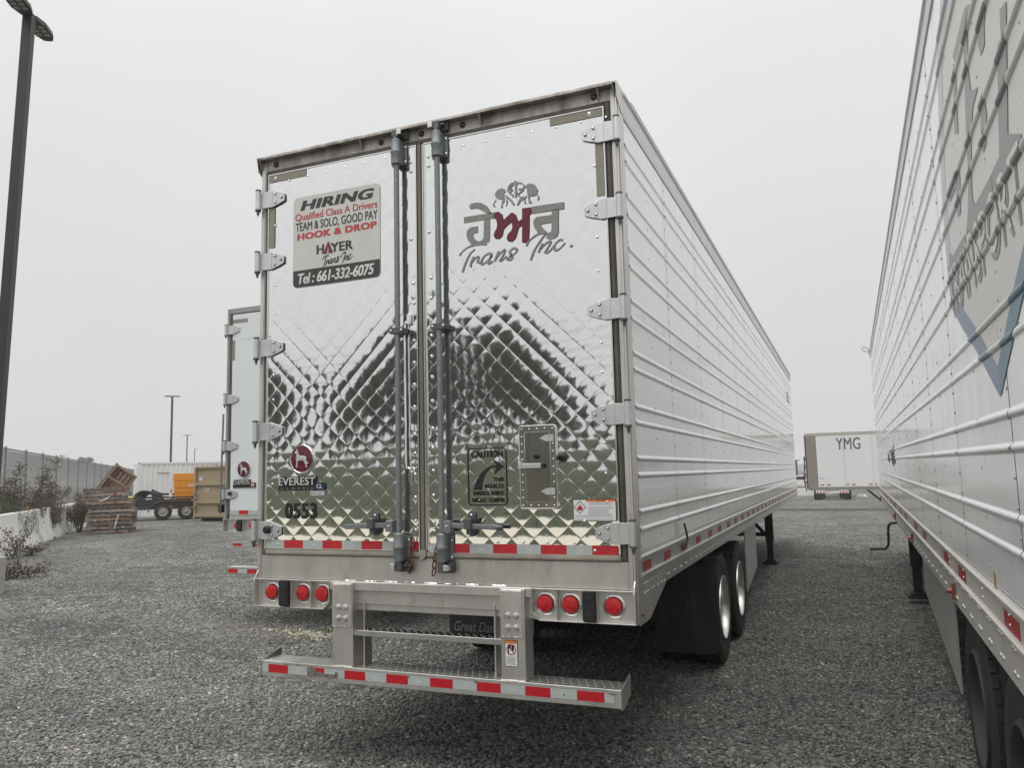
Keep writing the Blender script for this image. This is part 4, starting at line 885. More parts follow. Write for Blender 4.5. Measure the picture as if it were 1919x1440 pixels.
# gurmukhi company mark, traced
c7 = crop(850, 330, 7.58)
def traced(name, polys, m_, c, parent=T1, dy=0):
    mb = MB()
    for P in polys:
        flat(mb, P, lambda x, y: c(x, y)+Vector((0, dy, 0)))
    return obj(name, mb, m_, parent)
G1 = [[(145,580),(565,512),(570,595),(145,668)],                                                    # top line
      [(225,440),(222,415),(250,385),(330,370),(400,378),(470,420),(520,490),(540,530),(500,535),(450,515),(380,475),(330,455),(260,468),(236,468)],
      [(430,610),(515,598),(515,860),(500,940),(380,945),(250,968),(200,900),(180,830),(195,765),(240,722),(345,708),(345,800),(290,815),(275,840),(300,890),(350,925),(400,910),(425,870)]]
G3 = [[(1105,430),(1568,362),(1570,462),(1110,530)],
      [(1400,480),(1490,462),(1490,790),(1470,850),(1420,885),(1360,893),(1310,880),(1330,800),(1380,790),(1390,760),(1390,655),(1235,680),(1260,730),(1320,780),(1260,785),(1190,795),(1150,740),(1130,670),(1140,610),(1180,575),(1390,545)]]
G2 = [[(575,512),(640,500),(690,540),(710,620),(770,560),(830,508),(880,540),(915,640),(972,605),(972,455),(1098,437),(1100,535),(1078,542),(1070,905),(1020,945),(972,940),(972,690),(925,730),(905,800),(880,880),(830,930),(775,925),(752,880),(770,820),(820,770),(835,720),(825,650),(770,690),(710,755),(695,840),(650,890),(595,890),(568,845),(580,790),(610,745),(618,690),(610,630),(590,598),(575,602)]]
LOGO = traced('company_letter', G1, M_VINYLG, c7); traced('company_letter', G3, M_VINYLG, c7, LOGO); LOGO['label'] = 'large grey and maroon company name in curved letters'
traced('maroon_letter', G2, M_MAROON, c7, LOGO, -.0006)
sc_ = MB(); kx = lambda x, z: rp2(850+x/7.58, 330+z/7.58)+Vector((0, -.0008, 0))
def scr(P, w_): ribbon(sc_, P, w_, kx, 6, (2.35, .38))
for P in ([(85,1130),(110,1085),(200,1010),(320,970),(470,962)], [(300,1035),(235,1100),(165,1240),(125,1365)], [(285,1140),(250,1220),(235,1290)], [(250,1235),(310,1160),(350,1150),(340,1215),(380,1225)],
          [(545,1105),(490,1100),(420,1150),(390,1230),(420,1245),(500,1180),(540,1120),(500,1200),(500,1240),(560,1205)], [(640,1060),(610,1130),(580,1210)], [(600,1170),(680,1070),(725,1050),(700,1120),(660,1190),(690,1190),(750,1130)],
          [(905,1050),(860,1020),(800,1060),(810,1110),(830,1160),(800,1185),(760,1170),(850,1110),(905,1055)],
          [(1035,990),(1060,930),(1160,840),(1260,800),(1300,810),(1240,900),(1150,1040),(1090,1195)], [(1260,950),(1230,1020),(1200,1085)], [(1225,1040),(1310,950),(1375,925),(1350,990),(1300,1075),(1350,1070),(1420,990)],
          [(1545,905),(1500,905),(1430,980),(1440,1045),(1500,1030),(1585,940)]): scr(P, 42)
flat(sc_, [(1643,1000),(1655,975),(1680,967),(1692,980),(1680,1000),(1655,1006)], kx)
obj('script_lettering', sc_, M_VINYLS, LOGO)
EMB = [[(880,52),(915,85),(898,130),(893,205),(905,225),(885,320),(862,225),(870,205),(866,130),(845,85)],
       [(585,250),(620,190),(680,165),(725,185),(740,215),(715,235),(720,280),(690,320),(640,330),(600,300)], [(690,320),(720,290),(720,360),(690,400),(700,440),(665,450),(680,400)], [(735,260),(775,285),(830,340),(870,400),(845,415),(800,350),(740,310)], [(735,320),(770,345),(760,400),(735,440),(750,390)], [(605,300),(600,350),(570,390),(595,430),(565,435),(555,395),(590,345)],
       [(1180,250),(1195,190),(1150,115),(1085,95),(1030,120),(1010,160),(1045,175),(1040,230),(1080,280),(1130,280)], [(1045,240),(1080,270),(1080,330),(1115,380),(1065,385),(1060,320)], [(1000,280),(960,290),(920,340),(895,415),(920,410),(950,350),(1000,320)], [(1005,290),(1045,270),(1010,330),(1030,390),(1005,390),(998,330)], [(1165,250),(1205,270),(1220,320),(1195,345),(1180,330),(1200,310),(1185,280)]]
traced('lion_emblem', EMB, M_VINYLS, c7, LOGO)
ea = MB()
for P in ([(845,90),(800,120),(770,190),(790,240),(840,265)], [(845,110),(815,150),(810,190)], [(915,90),(970,100),(1000,150),(960,180),(930,170)], [(920,180),(945,190),(990,190),(930,240),(920,280),(960,290)], [(780,180),(830,190),(800,230),(850,270),(830,300)], [(600,240),(650,200),(690,230),(650,270)], [(1060,120),(1110,150),(1150,200),(1100,240)]): ribbon(ea, P, lambda t: 20*(1-.7*t)+4, kx, 5)
obj('emblem_flourish', ea, M_VINYLS, LOGO)
# round maroon badge, dog, raised model letters, fleet number
def dog_badge(root, cx, cz, y, s=1.0):
    r_ = .094*s
    bd = MB().lathe([(r_*.94, .0), (r_*.94, .012), (.0001, .0125)], (cx, y, cz), (0,-1,0), 40); bo = obj('round_badge', bd, mat('badge_maroon', (.12,.008,.02), .2, 0, var=.05, coat=.7), root); bo['label'] = 'round maroon badge with a chrome standing dog'
    obj('badge_rim', MB().lathe([(r_, 0), (r_, .010), (r_*.97, .016), (r_*.93, .014), (r_*.93, .005)], (cx, y, cz), (0,-1,0), 40), M_CHROME, bo)
    D = [(-.58,.50),(-.55,.56),(-.46,.58),(-.42,.66),(-.39,.80),(-.34,.72),(-.30,.56),(-.24,.40),(-.16,.26),(.10,.24),(.32,.20),(.42,.10),(.44,-.08),(.46,-.20),(.56,-.30),(.64,-.28),(.62,-.34),(.54,-.38),(.48,-.50),(.54,-.62),(.42,-.66),(.38,-.60),(.38,-.44),(.30,-.30),(.22,-.16),(.06,-.10),(-.14,-.12),(-.28,-.16),(-.28,-.36),(-.32,-.50),(-.28,-.60),(-.40,-.64),(-.46,-.58),(-.40,-.46),(-.40,-.20),(-.44,-.02),(-.40,.16),(-.38,.34),(-.44,.44),(-.54,.42)]
    obj('chrome_dog', MB().xz([(cx+p[0]*r_, cz+p[1]*r_*.92) for p in D], y-.022, y-.012), mat('satin_chrome', (.8,.8,.79), .28, .8), bo, bevel=.0025)
    return bo
dog_badge(T1, -.917, 1.919, -.0125)
def raised_word(root, word, x0, x1, z0, z1, y, face, bold=.03, depth=.012, back=True):
    t = MB(); text_fit(t, word, x0, x1, z0, z1, y, bold); o = obj('raised_lettering', t, face, root); return o
ev = obj('model_badge', MB().xz(rrect(-1.108, -.80, 1.712, 1.742, .004), -.022, -.0125), M_BADGEK, T1)
obj('badge_backing', MB().xz([(-1.104, 1.742), (-.806, 1.742), (-.800, 1.804), (-1.098, 1.804)], -.0175, -.0125), M_BADGEK, ev)  # black backing behind the raised model letters
raised_word(ev, 'EVEREST', -1.104, -.808, 1.748, 1.800, -.026, mat('silver_letters', (.72,.72,.71), .3, .6), .05)
t = MB(); text_fit(t, 'C L A S S I C', -1.09, -.815, 1.720, 1.734, -.0228, .0); obj('lettering', t, M_LABELTXT, ev)
cb = obj('blue_badge', MB().xz(rrect(-.803, -.737, 1.716, 1.764, .005), -.026, -.0125), M_BLUE, T1, bevel=.002); t = MB(); text_fit(t, 'CL', -.797, -.753, 1.726, 1.752, -.0268, .02); obj('lettering', t, M_WHITE, cb)
mb_ = obj('white_label', MB().xz(rrect(-.852, -.748, 1.680, 1.706, .002), YS-.0004, -.011), M_WHITE, T1); t = MB(); text_fit(t, 'Microban', -.846, -.760, 1.684, 1.699, YS-.0012, .02); obj('lettering', t, M_BLUE, mb_)
t = MB(); text_fit(t, '0553', -1.061, -.803, 1.528, 1.632, YS, .09, 0, 1.0); obj('fleet_number', t, M_VINYLK, T1)
# wide-turn caution decal
cx0, cx1, cz0, cz1 = .291, .548, 1.604, 1.947
cm_ = MB(); ring(cm_, rrect(cx0, cx1, cz0, cz1, .028), rrect(cx0+.007, cx1-.007, cz0+.007, cz1-.007, .022), YS-.0003, YS+.0003); CAUT = obj('caution_decal', cm_, M_VINYLK, T1); CAUT['label'] = 'black outlined caution decal with a curved right arrow'
c1 = crop(860, 780, 6.857)
t = MB(); text_fit(t, 'CAUTION', cx0+.026, cx1-.026, 1.888, 1.930, YS, .09); obj('lettering', t, M_VINYLK, CAUT)
for wd, x0, z0, z1 in (('THIS', .456, 1.747, 1.771), ('VEHICLE', .400, 1.706, 1.731), ('MAKES WIDE', .327, 1.665, 1.690), ('RIGHT TURNS', .318, 1.624, 1.650)):
    t = MB(); text_fit(t, wd, x0, .527, z0, z1, YS, .08); obj('lettering', t, M_VINYLK, CAUT)
AR = [(185,950),(225,830),(290,720),(370,655),(440,630),(478,632),(440,560),(580,645),(450,750),(475,655),(420,665),(360,715),(315,790),(295,880),(290,950)]
traced('turn_arrow', [AR], M_VINYLK, c1, CAUT)
# small inspection door
ax0, ax1, az0, az1 = .637, .860, 1.587, 2.063
fr_ = MB(); ring(fr_, rrect(ax0, ax1, az0, az1, .016), rrect(ax0+.032, ax1-.032, az0+.036, az1-.036, .01), -.024, -.0135); AD = obj('inspection_door', fr_, mat('brushed_steel', (.40,.385,.36), .2, 1, var=.1, vs=10), T1, bevel=.002)
rgm = MB(); ring(rgm, rrect(ax0-.004, ax1+.004, az0-.004, az1+.004, .018), rrect(ax0+.002, ax1-.002, az0+.002, az1-.002, .014), -.0275, -.0135); obj('door_edge', rgm, M_CHROME, AD, bevel=.002)
rgm = MB(); ring(rgm, rrect(ax0+.030, ax1-.030, az0+.034, az1-.034, .011), rrect(ax0+.035, ax1-.035, az0+.039, az1-.039, .008), -.0268, -.015); obj('door_edge', rgm, M_CHROME, AD)
obj('door_panel', MB().xz(rrect(ax0+.0345, ax1-.0345, az0+.0385, az1-.0385, .008), -.0185, -.0135), mat('brushed_panel', (.30,.285,.265), .22, 1, var=.15, vs=6, stretch=(6,1,.6)), AD)  # panel colour darkened to stand in for the dark surroundings it mirrors
rv = MB()
for i in range(5): 
    for z in (az0+.017, az1-.017): rv.dome((ax0+.016+(ax1-ax0-.032)*i/4, -.024, z), (0,-1,0), .0055, .005, 8)
for i in range(1, 10):
    for x in (ax0+.015, ax1-.015): rv.dome((x, -.024, az0+.017+(az1-az0-.034)*i/10), (0,-1,0), .0055, .005, 8)
obj('door_rivet', rv, M_CHROME, AD, kind='stuff', fix=False)
for z in (1.990, 1.684):
    h_ = MB().xz([(.766, z), (.800, z+.018), (.852, z+.020), (.852, z-.020), (.800, z-.018)], -.031, -.0275)
    for (x, dz) in ((.780, 0), (.808, .011), (.808, -.011), (.836, .012), (.836, -.012)): h_.dome((x, -.031, z+dz), (0,-1,0), .0045, .004, 8)
    h_.cyl((.820, -.031, z-.02), (.820, -.031, z+.02), .004, 8); obj('strap_hinge', h_, M_ALU, AD)
lt = MB().box(.633, .775, -.046, -.028, 1.817, 1.846).box(.633, .655, -.05, -.014, 1.815, 1.856); la = obj('latch_bar', lt, M_ALU, AD, bevel=.003); obj('latch_tip', MB().box(.776, .792, -.044, -.030, 1.822, 1.842), M_BLACK, la)
obj('rubber_plug', MB().lathe([(.013, 0), (.013, .022), (.009, .026), (.006, .018), (.0001, .018)], (.742, -.018, 1.884), (0,-1,0), 16), M_BLACK, AD)
obj('rubber_plug', MB().lathe([(.025, 0), (.025, .012), (.020, .030), (.012, .034), (.010, .02), (.0001, .02)], (.897, -.0135, 1.873), (0,-1,0), 20), M_BLACK, T1)
# flammability warning label
def warning_label(root, x0, x1, z0, z1, y):
    o = obj('warning_label', MB().xz([(x0, z0), (x1, z0), (x1, z1), (x0, z1)], y-.0005, y+.004), M_BADGEK, root); o['label'] = 'white warning label with an orange heading and flame diamond'
    b = .0045; obj('label_face', MB().xz([(x0+b, z0+b), (x1-b, z0+b), (x1-b, z1-b), (x0+b, z1-b)], y-.0014, y-.0008), M_WHITE, o)
    W, H = x1-x0, z1-z0; obj('label_heading', MB().xz([(x0+.31*W, z1-b-.085*H), (x1-b, z1-b-.085*H), (x1-b, z1-b), (x0+.31*W, z1-b)], y-.0022, y-.0016), M_ORANGE, o)
    t = MB(); text_fit(t, 'WARNING', x0+.55*W, x0+.76*W, z1-b-.068*H, z1-b-.018*H, y-.0026, .03); obj('lettering', t, M_BADGEK, o)
    cx, cz, r1 = x0+.165*W, z1-.36*H, .30*H; dm = MB(); ring(dm, [(cx+r1, cz), (cx, cz+r1), (cx-r1, cz), (cx, cz-r1)], [(cx+r1*.86, cz), (cx, cz+r1*.86), (cx-r1*.86, cz), (cx, cz-r1*.86)], y-.0022, y-.0016); obj('hazard_diamond', dm, M_SIGNK, o)
    fl = [(-.35,-.45),(-.42,-.2),(-.4,.05),(-.25,-.05),(-.2,.2),(-.05,.1),(.0,.62),(.12,.2),(.22,.3),(.26,.0),(.42,.1),(.4,-.2),(.34,-.45)]; obj('flame', MB().xz([(cx+p[0]*r1*1.0, cz+p[1]*r1) for p in fl], y-.0024, y-.0018), M_RED, o)
    tl = MB(); rr = random.Random(4)
    for i in range(17):
        zz = z1-b-(.12+.048*i)*H; xa = x0+(.36 if i < 12 else .05)*W
        if i in (3, 14): continue
        tl.box(xa, x1-b-rr.uniform(.03, .18)*W, y-.0022, y-.0016, zz-.012*H, zz)
    obj('fine_print', tl, M_LABELTXT, o); return o
warning_label(T1, .950, 1.203, 1.512, 1.637, YS)
# bumper-post label: no climbing
lx0, lx1, lz0, lz1 = .527, .605, .700, .845; ly = -.050
wl_ = obj('post_label', MB().xz([(lx0, lz0), (lx1, lz0), (lx1, lz1), (lx0, lz1)], ly, ly+.0025), M_BADGEK, T1); wl_['label'] = 'small white warning label with a red crossed circle'
obj('label_face', MB().xz([(lx0+.003, lz0+.003), (lx1-.003, lz0+.003), (lx1-.003, lz1-.003), (lx0+.003, lz1-.003)], ly-.0008, ly-.0003), M_WHITE, wl_)
obj('label_heading', MB().xz([(lx0+.003, lz1-.018), (lx1-.003, lz1-.018), (lx1-.003, lz1-.003), (lx0+.003, lz1-.003)], ly-.0016, ly-.001), M_ORANGE, wl_)
pm_ = MB().xz([(.545,.765),(.552,.765),(.552,.80),(.565,.80),(.565,.822),(.545,.822)], ly-.0016, ly-.001).xz([(.568,.79),(.58,.786),(.585,.82),(.570,.822)], ly-.0016, ly-.001); obj('pictogram', pm_, M_BADGEK, wl_)
cc = MB(); ring(cc, circ(.566, .793, .029, 28), circ(.566, .793, .0245, 28), ly-.0022, ly-.0017); cc.xz([(.547,.811),(.551,.814),(.586,.776),(.582,.773)], ly-.0022, ly-.0017); obj('prohibition_ring', cc, mat('dark_red_print', (.3,.02,.06), .5), wl_)
tl = MB()
for i in range(7): tl.box(lx0+.009, lx1-.009-.004*(i % 3), ly-.0014, ly-.0009, lz0+.012+.0066*i, lz0+.0148+.0066*i)
obj('fine_print', tl, M_LABELTXT, wl_)

# ------------------------------------------------------------------ trailer behind, with white doors
T2 = thing('reefer_trailer', 'semi-trailer with plain white rear doors and maroon dog badge', 'trailer', (-3.742, 3.76, 0))
shell(T2, 16.0, 4.03)
for sx in (1, -1):
    side_panels(T2, sx, [.12]+[1.235+1.255*i for i in range(12)]+[16.0], 1.318, 3.89, T1_RIBS, M_WPANEL, M_RIVET, 1.31, mid_rivets=False, near=(0, 3))
    rails(T2, 16.0, sx, 3.891, 1.306, 1.215, 1.13, M_ALUR, M_ALUR)
    a, b = sorted((sx*1.225, sx*HW)); obj('corner_post', MB().box(a+.03 if sx > 0 else a, b if sx > 0 else b-.03, -.004, .118, 1.14, 4.06).box(min(sx*1.262, sx*HW), max(sx*1.262, sx*HW), -.012, .112, 1.141, 4.059), mat('grey_post', (.34,.34,.33), .45, .5, var=.1), T2, bevel=.004)
    a, b = sorted((sx*1.205, sx*1.264)); obj('door_seal', MB().box(a, b, -.002, .05, 1.36, 3.99), M_GASKET, T2)
    a, b = sorted((sx*.008, sx*1.204)); obj('door', MB().box(a, b, -.014, .05, 1.352, 3.972), M_WDOOR, T2, bevel=.004)
    xr = sx*.15; rod = obj('lock_rod', MB().cyl((xr, -.06, 1.27), (xr, -.06, 4.0), .0165, 16), M_GALV, T2)
    for zc in (1.40, 2.6, 3.86): obj('rod_bracket', MB().box(xr-.05, xr+.05, -.085, -.014, zc-.05, zc+.05), M_GALV, rod, bevel=.006)
    for z in ((3.77, 2.85, 2.24, 1.62)): hinge(T2, sx, z, y=-.016, blackcap=(z < 1.7))
    lamp_box(T2, sx, .72, 1.292, 1.142, 1.300, [.84, 1.085], 1.02)
    obj('tray_gusset', MB().yz([(-.036, 1.27), (-.036, 1.30), (.0, 1.36), (.0, 1.27)], sx*1.283, sx*1.291), M_STEELB, T2)
obj('header', MB().box(-1.262, 1.262, -.006, .12, 3.992, 4.061), mat('grey_post', (.34,.34,.33)), T2, bevel=.004)
obj('door_seal', MB().box(-1.204, 1.204, -.002, .05, 3.974, 3.992), M_GASKET, T2)
obj('rear_sill', MB().box(-1.224, 1.224, -.004, .10, 1.302, 1.350).box(-1.224, 1.224, .011, .1, 1.142, 1.30), M_STEEL, T2, bevel=.003)
for (a, b, c, d) in ((-1.199,-.955,3.855,3.905),(-1.199,-1.158,3.36,3.63),(.955,1.199,3.855,3.905)): obj('faded_tape', MB().box(a, b, -.0158, -.0142, c, d), M_TANTAPE, T2)
sg_ = [(-1.199,-1.05,'w'),(-1.05,-.90,'r'),(-.90,-.745,'w'),(-.745,-.59,'r'),(-.59,-.44,'w'),(.2,.35,'r'),(.35,.5,'w'),(.5,.65,'r'),(.65,.8,'w'),(.8,.95,'r'),(.95,1.199,'w')]
tape_run(T2, sg_, -.0146, 1.362, 1.412, marks=False)
dog_badge(T2, -.974, 1.930, -.0145, 1.15)
cb2 = obj('model_badge', MB().xz(rrect(-1.15, -.785, 1.70, 1.735, .004), -.024, -.0145), M_BADGEK, T2); obj('badge_backing', MB().xz([(-1.15, 1.735), (-.872, 1.735), (-.862, 1.802), (-1.144, 1.802)], -.019, -.0145), M_BADGEK, cb2)
raised_word(cb2, 'CHAMPION', -1.148, -.880, 1.738, 1.800, -.027, mat('silver_letters', (.72,.72,.71)), .02)
se = obj('maroon_badge', MB().xz(rrect(-.868, -.785, 1.70, 1.762, .004), -.026, -.0145), mat('badge_maroon', (.12,.008,.02)), T2); t = MB(); text_fit(t, 'SE', -.855, -.80, 1.712, 1.750, -.0268, .02); obj('lettering', t, M_WHITE, se)
for (zt, zb, yF, dz) in ((1.012, .940, .02, 0), (.705, .612, -.06, 1)):
    g = MB().box(-1.20, 1.20, yF, yF+.006, zb, zt).box(-1.20, 1.20, yF+.006, yF+(.16 if dz else .05), zt-.006, zt-.0005); bar = obj('guard_bar', g, M_STEELB, T2, bevel=.003)
    sg_ = []; x = -1.17; k_ = 0
    while x < 1.15: sg_.append((x, min(x+.15, 1.17), 'r' if k_ % 2 == 0 else 'w')); x += .152; k_ += 1
    tape_run(T2, sg_, yF-.0005, zb+.02, zt-.022, marks=False)
for sx in (-1, 1): obj('guard_post', MB().box(sx*.577-.075, sx*.577+.075, -.02, .12, .705, .939).box(sx*.577-.07, sx*.577+.07, .03, .12, .939, 1.145), M_STEEL, T2, bevel=.004)
running_gear(T2, (3.43, 4.67), flap=(2.79, .745, 1.300, .205, .98), legs=(11.45, 1.0), flap_txt=False)
sc2 = MB()
for P, w_ in (([(-1.06,3.632),(-.98,3.625),(-.93,3.616)], .004), ([(-.96,3.628),(-.90,3.634),(-.84,3.646)], .007), ([(-.80,3.643),(-.72,3.650),(-.66,3.637)], .006)): ribbon(sc2, P, w_, lambda x, z: (x, -.0149, z))
obj('scuff_mark', sc2, mat('scuff_grey', (.4,.42,.42), .6), T2)
hr = MB().tube([(-1.33, -.02, 2.66), (-1.345, -.02, 2.0), (-1.35, -.02, 1.36)], .012, 8); obj('hold_back_rod', hr, M_GALV, T2)
obj('dock_bumper', MB().box(-1.385, -1.315, -.03, .03, 1.385, 1.49), M_BLACK, T2, bevel=.008)

# ------------------------------------------------------------------ long trailer on the right, seen along its flank
RT_Y0, RT_LEN = -2.75, 16.15
rs = .009; rx = 2.904+rs*RT_Y0+HW
T3 = thing('reefer_trailer', 'white ribbed semi-trailer with blue shield and company name on its flank', 'trailer', (rx, RT_Y0, 0), rot=(R(.29), 0, -math.atan(rs)))
T3_RIBS = [1.466,1.581,1.813,1.925,2.161,2.268,2.512,2.622,2.858,2.968,3.204,3.314,3.550,3.660]
T3_RIBS = [z+.012 for z in T3_RIBS]
T3_SEAMS = [.12]+[.20+1.285*i for i in range(1, 13)]+[RT_LEN]
# seams observed at world y = -1.32 and 0.12 and 2.04: sheets about 1.35 m wide
T3_SEAMS = [.12, 1.43]+[2.87+1.27*i for i in range(0, 11)]; T3_SEAMS = [s for s in T3_SEAMS if s < RT_LEN-.4]+[RT_LEN]
shell(T3, RT_LEN, 4.0, floor=1.28, body_mat=M_WPANEL2)
for sx in (-1, 1):
    prof3 = side_panels(T3, sx, T3_SEAMS, 1.285, 3.90, T3_RIBS, M_WPANEL2, M_RIVETD, 1.28, near=(0, 9), gap=.012, rr=.0075)
    rails(T3, RT_LEN, sx, 3.901, 1.272, 1.168, .985, M_ALUR, M_ALUD, z_roof=4.0)
    obj('corner_post', MB().box(min(sx*1.24, sx*1.29), max(sx*1.24, sx*1.29), -.004, .118, 1.0, 3.99), M_STEEL, T3, bevel=.004)
    a, b = sorted((sx*.008, sx*1.235)); obj('door', MB().box(a, b, -.014, .05, 1.29, 3.93), M_WDOOR, T3, bevel=.004)
    for z in (3.7, 3.2, 2.6, 2.0, 1.45): hinge(T3, sx, z, y=-.016)
    xr = sx*.15; obj('lock_rod', MB().cyl((xr, -.06, 1.2), (xr, -.06, 3.95), .0165, 16), M_GALV, T3)
    lamp_box(T3, sx, .69, 1.29, .99, 1.16, [.765, .915, 1.165], 1.035)
    for k, (ya, c) in enumerate(((1.60,'r'),(2.98,'r'),(3.72,'r'),(5.3,'r'),(6.2,'r'),(7.6,'r'),(8.6,'r'),(10.0,'r'),(11.2,'r'),(12.6,'r'),(13.8,'r'))):
        xw = sx*(HW+.0045); obj('reflective_tape', MB().box(min(xw, xw+sx*.0014), max(xw, xw+sx*.0014), ya, ya+.30, 1.178, 1.240), M_REDSIDE, T3); obj('reflective_tape', MB().box(min(xw, xw+sx*.0012), max(xw, xw+sx*.0012), ya+.301, ya+.48, 1.178, 1.240), mat('dull_white_tape', (.42,.41,.38), .5), T3)
    fr = MB(); y = .3
    while y < 15.5:
        for dz in (1.125, 1.035):
            for dy in (0, .055): fr.dome((sx*(HW+.0022), y+dy, dz), (sx,0,0), .0105, .008, 8)
        y += .285
    y = .5
    while y < 9: fr.dome((sx*(HW+.0048), y, 1.235), (sx,0,0), .006, .005, 6); fr.dome((sx*(HW+.0048), y, 1.20), (sx,0,0), .006, .005, 6); y += .64
    obj('flange_bolt', fr, M_RIVET, T3, kind='stuff', fix=False)
    for yl in (3.55, 6.9, 10.2, 15.9):
        sl = obj('side_lamp', MB().lathe([(.016, 0), (.016, .022), (.012, .040), (.0001, .042)], (sx*(HW+.004), yl, 1.06), (sx,0,0), 14), mat('orange_lens', (.33,.06,.025), .4, coat=.3), T3); obj('lamp_bracket', MB().box(min(sx*(HW+.003), sx*(HW+.02)), max(sx*(HW+.003), sx*(HW+.02)), yl-.035, yl+.035, 1.015, 1.10), mat('rusty_bracket', (.23,.09,.05), .8), sl)
obj('header', MB().box(-1.239, 1.239, -.004, .12, 3.935, 3.99), M_STEEL, T3); obj('rear_sill', MB().box(-1.239, 1.239, -.004, .10, 1.165, 1.285).box(-1.239, 1.239, .011, .1, .99, 1.164), M_STEEL, T3, bevel=.003)
bumper_guard(T3, -.06, .63, .53, 1.198, .577, top_beam=1.13); obj('cross_beam', MB().box(-.6885, .6885, -.032, .010, 1.083, 1.139), M_STEEL, T3)
running_gear(T3, (2.02, 3.27), flap=(1.30, .745, 1.300, .205, .95), legs=(10.15, 1.10), flap_txt=False, skirt=(4.38, 9.0, .29, .985, 5), rim_mat=mat('shaded_wheel', (.05,.048,.046), .7, .2))  # wheel colour darkened to stand in for shade
cr = MB().tube(catmull([(-.95, 10.05, .99), (-1.28, 10.0, .985), (-1.36, 9.99, .98), (-1.40, 9.985, .94), (-1.41, 9.98, .80), (-1.42, 9.975, .70), (-1.46, 9.97, .655), (-1.52, 9.965, .65), (-1.64, 9.95, .648)], 5), .0155, 10); obj('crank_handle', cr, M_BLACK, T3)
obj('loose_cable', MB().tube(catmull([(-1.30, 16.1, 4.02), (-1.38, 16.1, 4.05), (-1.44, 16.1, 4.10), (-1.40, 16.1, 4.15), (-1.33, 16.1, 4.10), (-1.31, 16.1, 4.02)], 4), .006, 6), M_BLACK, T3)
# shield decal and lettering, laid over the ribs
T3I = (Matrix.Translation(Vector((rx, RT_Y0, 0))) @ Euler((R(.29), 0, -math.atan(rs))).to_matrix().to_4x4()).inverted()
def T3P(u, v):
    """photo pixel on the trailer's flank, in the trailer's own (y, z)"""
    M_ = T3I.inverted(); o = T3I @ CAM_POS; d = (T3I.to_3x3() @ ray(u, v)); t = (-HW-o.x)/d.x; p = o+d*t; return (p.y, p.z)
def flank(name, polys, m_, parent, eps=.0025):
    mb = MB()
    for P in polys: drape(mb, tri_poly(P), prof3, -1, HW, eps)
    return obj(name, mb, m_, parent, fix=False, ang=60)
yc = 1.57; SH = []
def shield(k, dz=0):
    Hh = [(0, 2.0), (.10, 2.05), (.45, 2.225), (.80, 2.375), (1.06, 2.50), (1.10, 2.70), (1.08, 3.0), (.98, 3.30), (.80, 3.62), (.50, 3.78), (0, 3.82)]
    return [(a*k, 2.75+(b-2.75)*k+dz) for a, b in Hh]
o1 = shield(1.0); i1 = shield(.86, 0)
def half(sgn, lo=0, hi=11): return [(yc+sgn*a, b) for a, b in o1[lo:hi]]+[(yc+sgn*a, b) for a, b in reversed(i1[lo:hi])]
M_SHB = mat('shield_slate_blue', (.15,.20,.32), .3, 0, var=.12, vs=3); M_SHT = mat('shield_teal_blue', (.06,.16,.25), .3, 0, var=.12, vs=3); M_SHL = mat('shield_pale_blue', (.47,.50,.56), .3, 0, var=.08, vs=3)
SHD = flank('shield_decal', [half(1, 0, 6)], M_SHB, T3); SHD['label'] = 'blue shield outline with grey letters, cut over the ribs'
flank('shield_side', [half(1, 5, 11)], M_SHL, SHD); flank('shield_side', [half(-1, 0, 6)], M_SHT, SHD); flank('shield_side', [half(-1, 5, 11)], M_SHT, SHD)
flank('shield_field', [[(yc+a, b) for a, b in i1]+[(yc-a, b) for a, b in reversed(i1)]], mat('shield_field', (.60,.585,.55), .28, 0, var=.04, vs=2), SHD, .0018)
ca = lambda P: [T3P(1740+x/5.76, y/5.76) for x, y in P]; cb_ = lambda P: [T3P(1760+x/5.76, 250+y/5.76) for x, y in P]; cc_ = lambda P: [T3P(1760+x/6.547, 400+y/6.547) for x, y in P]
BIG = [cc_([(130,480),(180,515),(325,250),(340,330),(325,600),(180,870),(150,850)]), cb_([(105,650),(188,400),(232,400),(190,580),(125,740)]), cb_([(190,380),(232,440),(240,860),(215,900),(195,800)]),
 ca([(275,680),(300,680),(310,1000),(330,1440),(290,1440),(280,1000)]), ca([(270,600),(385,130),(410,60),(430,120),(385,380),(300,680)]), ca([(430,40),(470,40),(430,330),(440,760),(465,980),(545,930),(490,1150),(470,1440),(415,1440),(400,900),(385,370),(420,150)]),
 cb_([(305,0),(355,0),(360,560),(370,700),(395,775),(575,430),(600,800),(390,1180),(340,1110),(330,1040),(300,1100),(320,830),(325,560)]), ca([(565,100),(600,20),(640,0),(610,250),(615,480),(575,600),(545,470),(545,330)]), ca([(575,1040),(605,960),(640,1250),(625,1440),(575,1440)]), cb_([(450,100),(520,0),(515,120),(487,205),(465,130)]),
 ca([(780,100),(850,0),(860,680),(870,1440),(770,1440),(755,500),(795,390)]), cb_([(660,0),(900,0),(905,200),(700,590),(690,400),(640,500),(645,700),(600,800),(580,420),(660,240)])]
flank('shield_letter', BIG, mat('shield_letter_grey', (.16,.152,.15), .3, 0, var=.08, vs=4), SHD, .0035)
V, T = text_tris('TRANSPORT', .0, 0, 1.0)
def tmap(u, v, d=0, dy=0, dz=0): y = 2.66-u*1.74+dy; return (y, 2.470+v*.205+dz)
for (dy, dz, m_, ep) in ((-.022, -.03, mat('lettering_shadow', (.25,.235,.22), .35), .0032), (0, 0, mat('lettering_pale', (.60,.58,.54), .3), .0042)):
    mb = MB(); drape(mb, [tuple(tmap(*V[i], dy, dz) for i in t) for t in T], prof3, -1, HW, ep); obj('lettering', mb, m_, SHD, fix=False, ang=60)
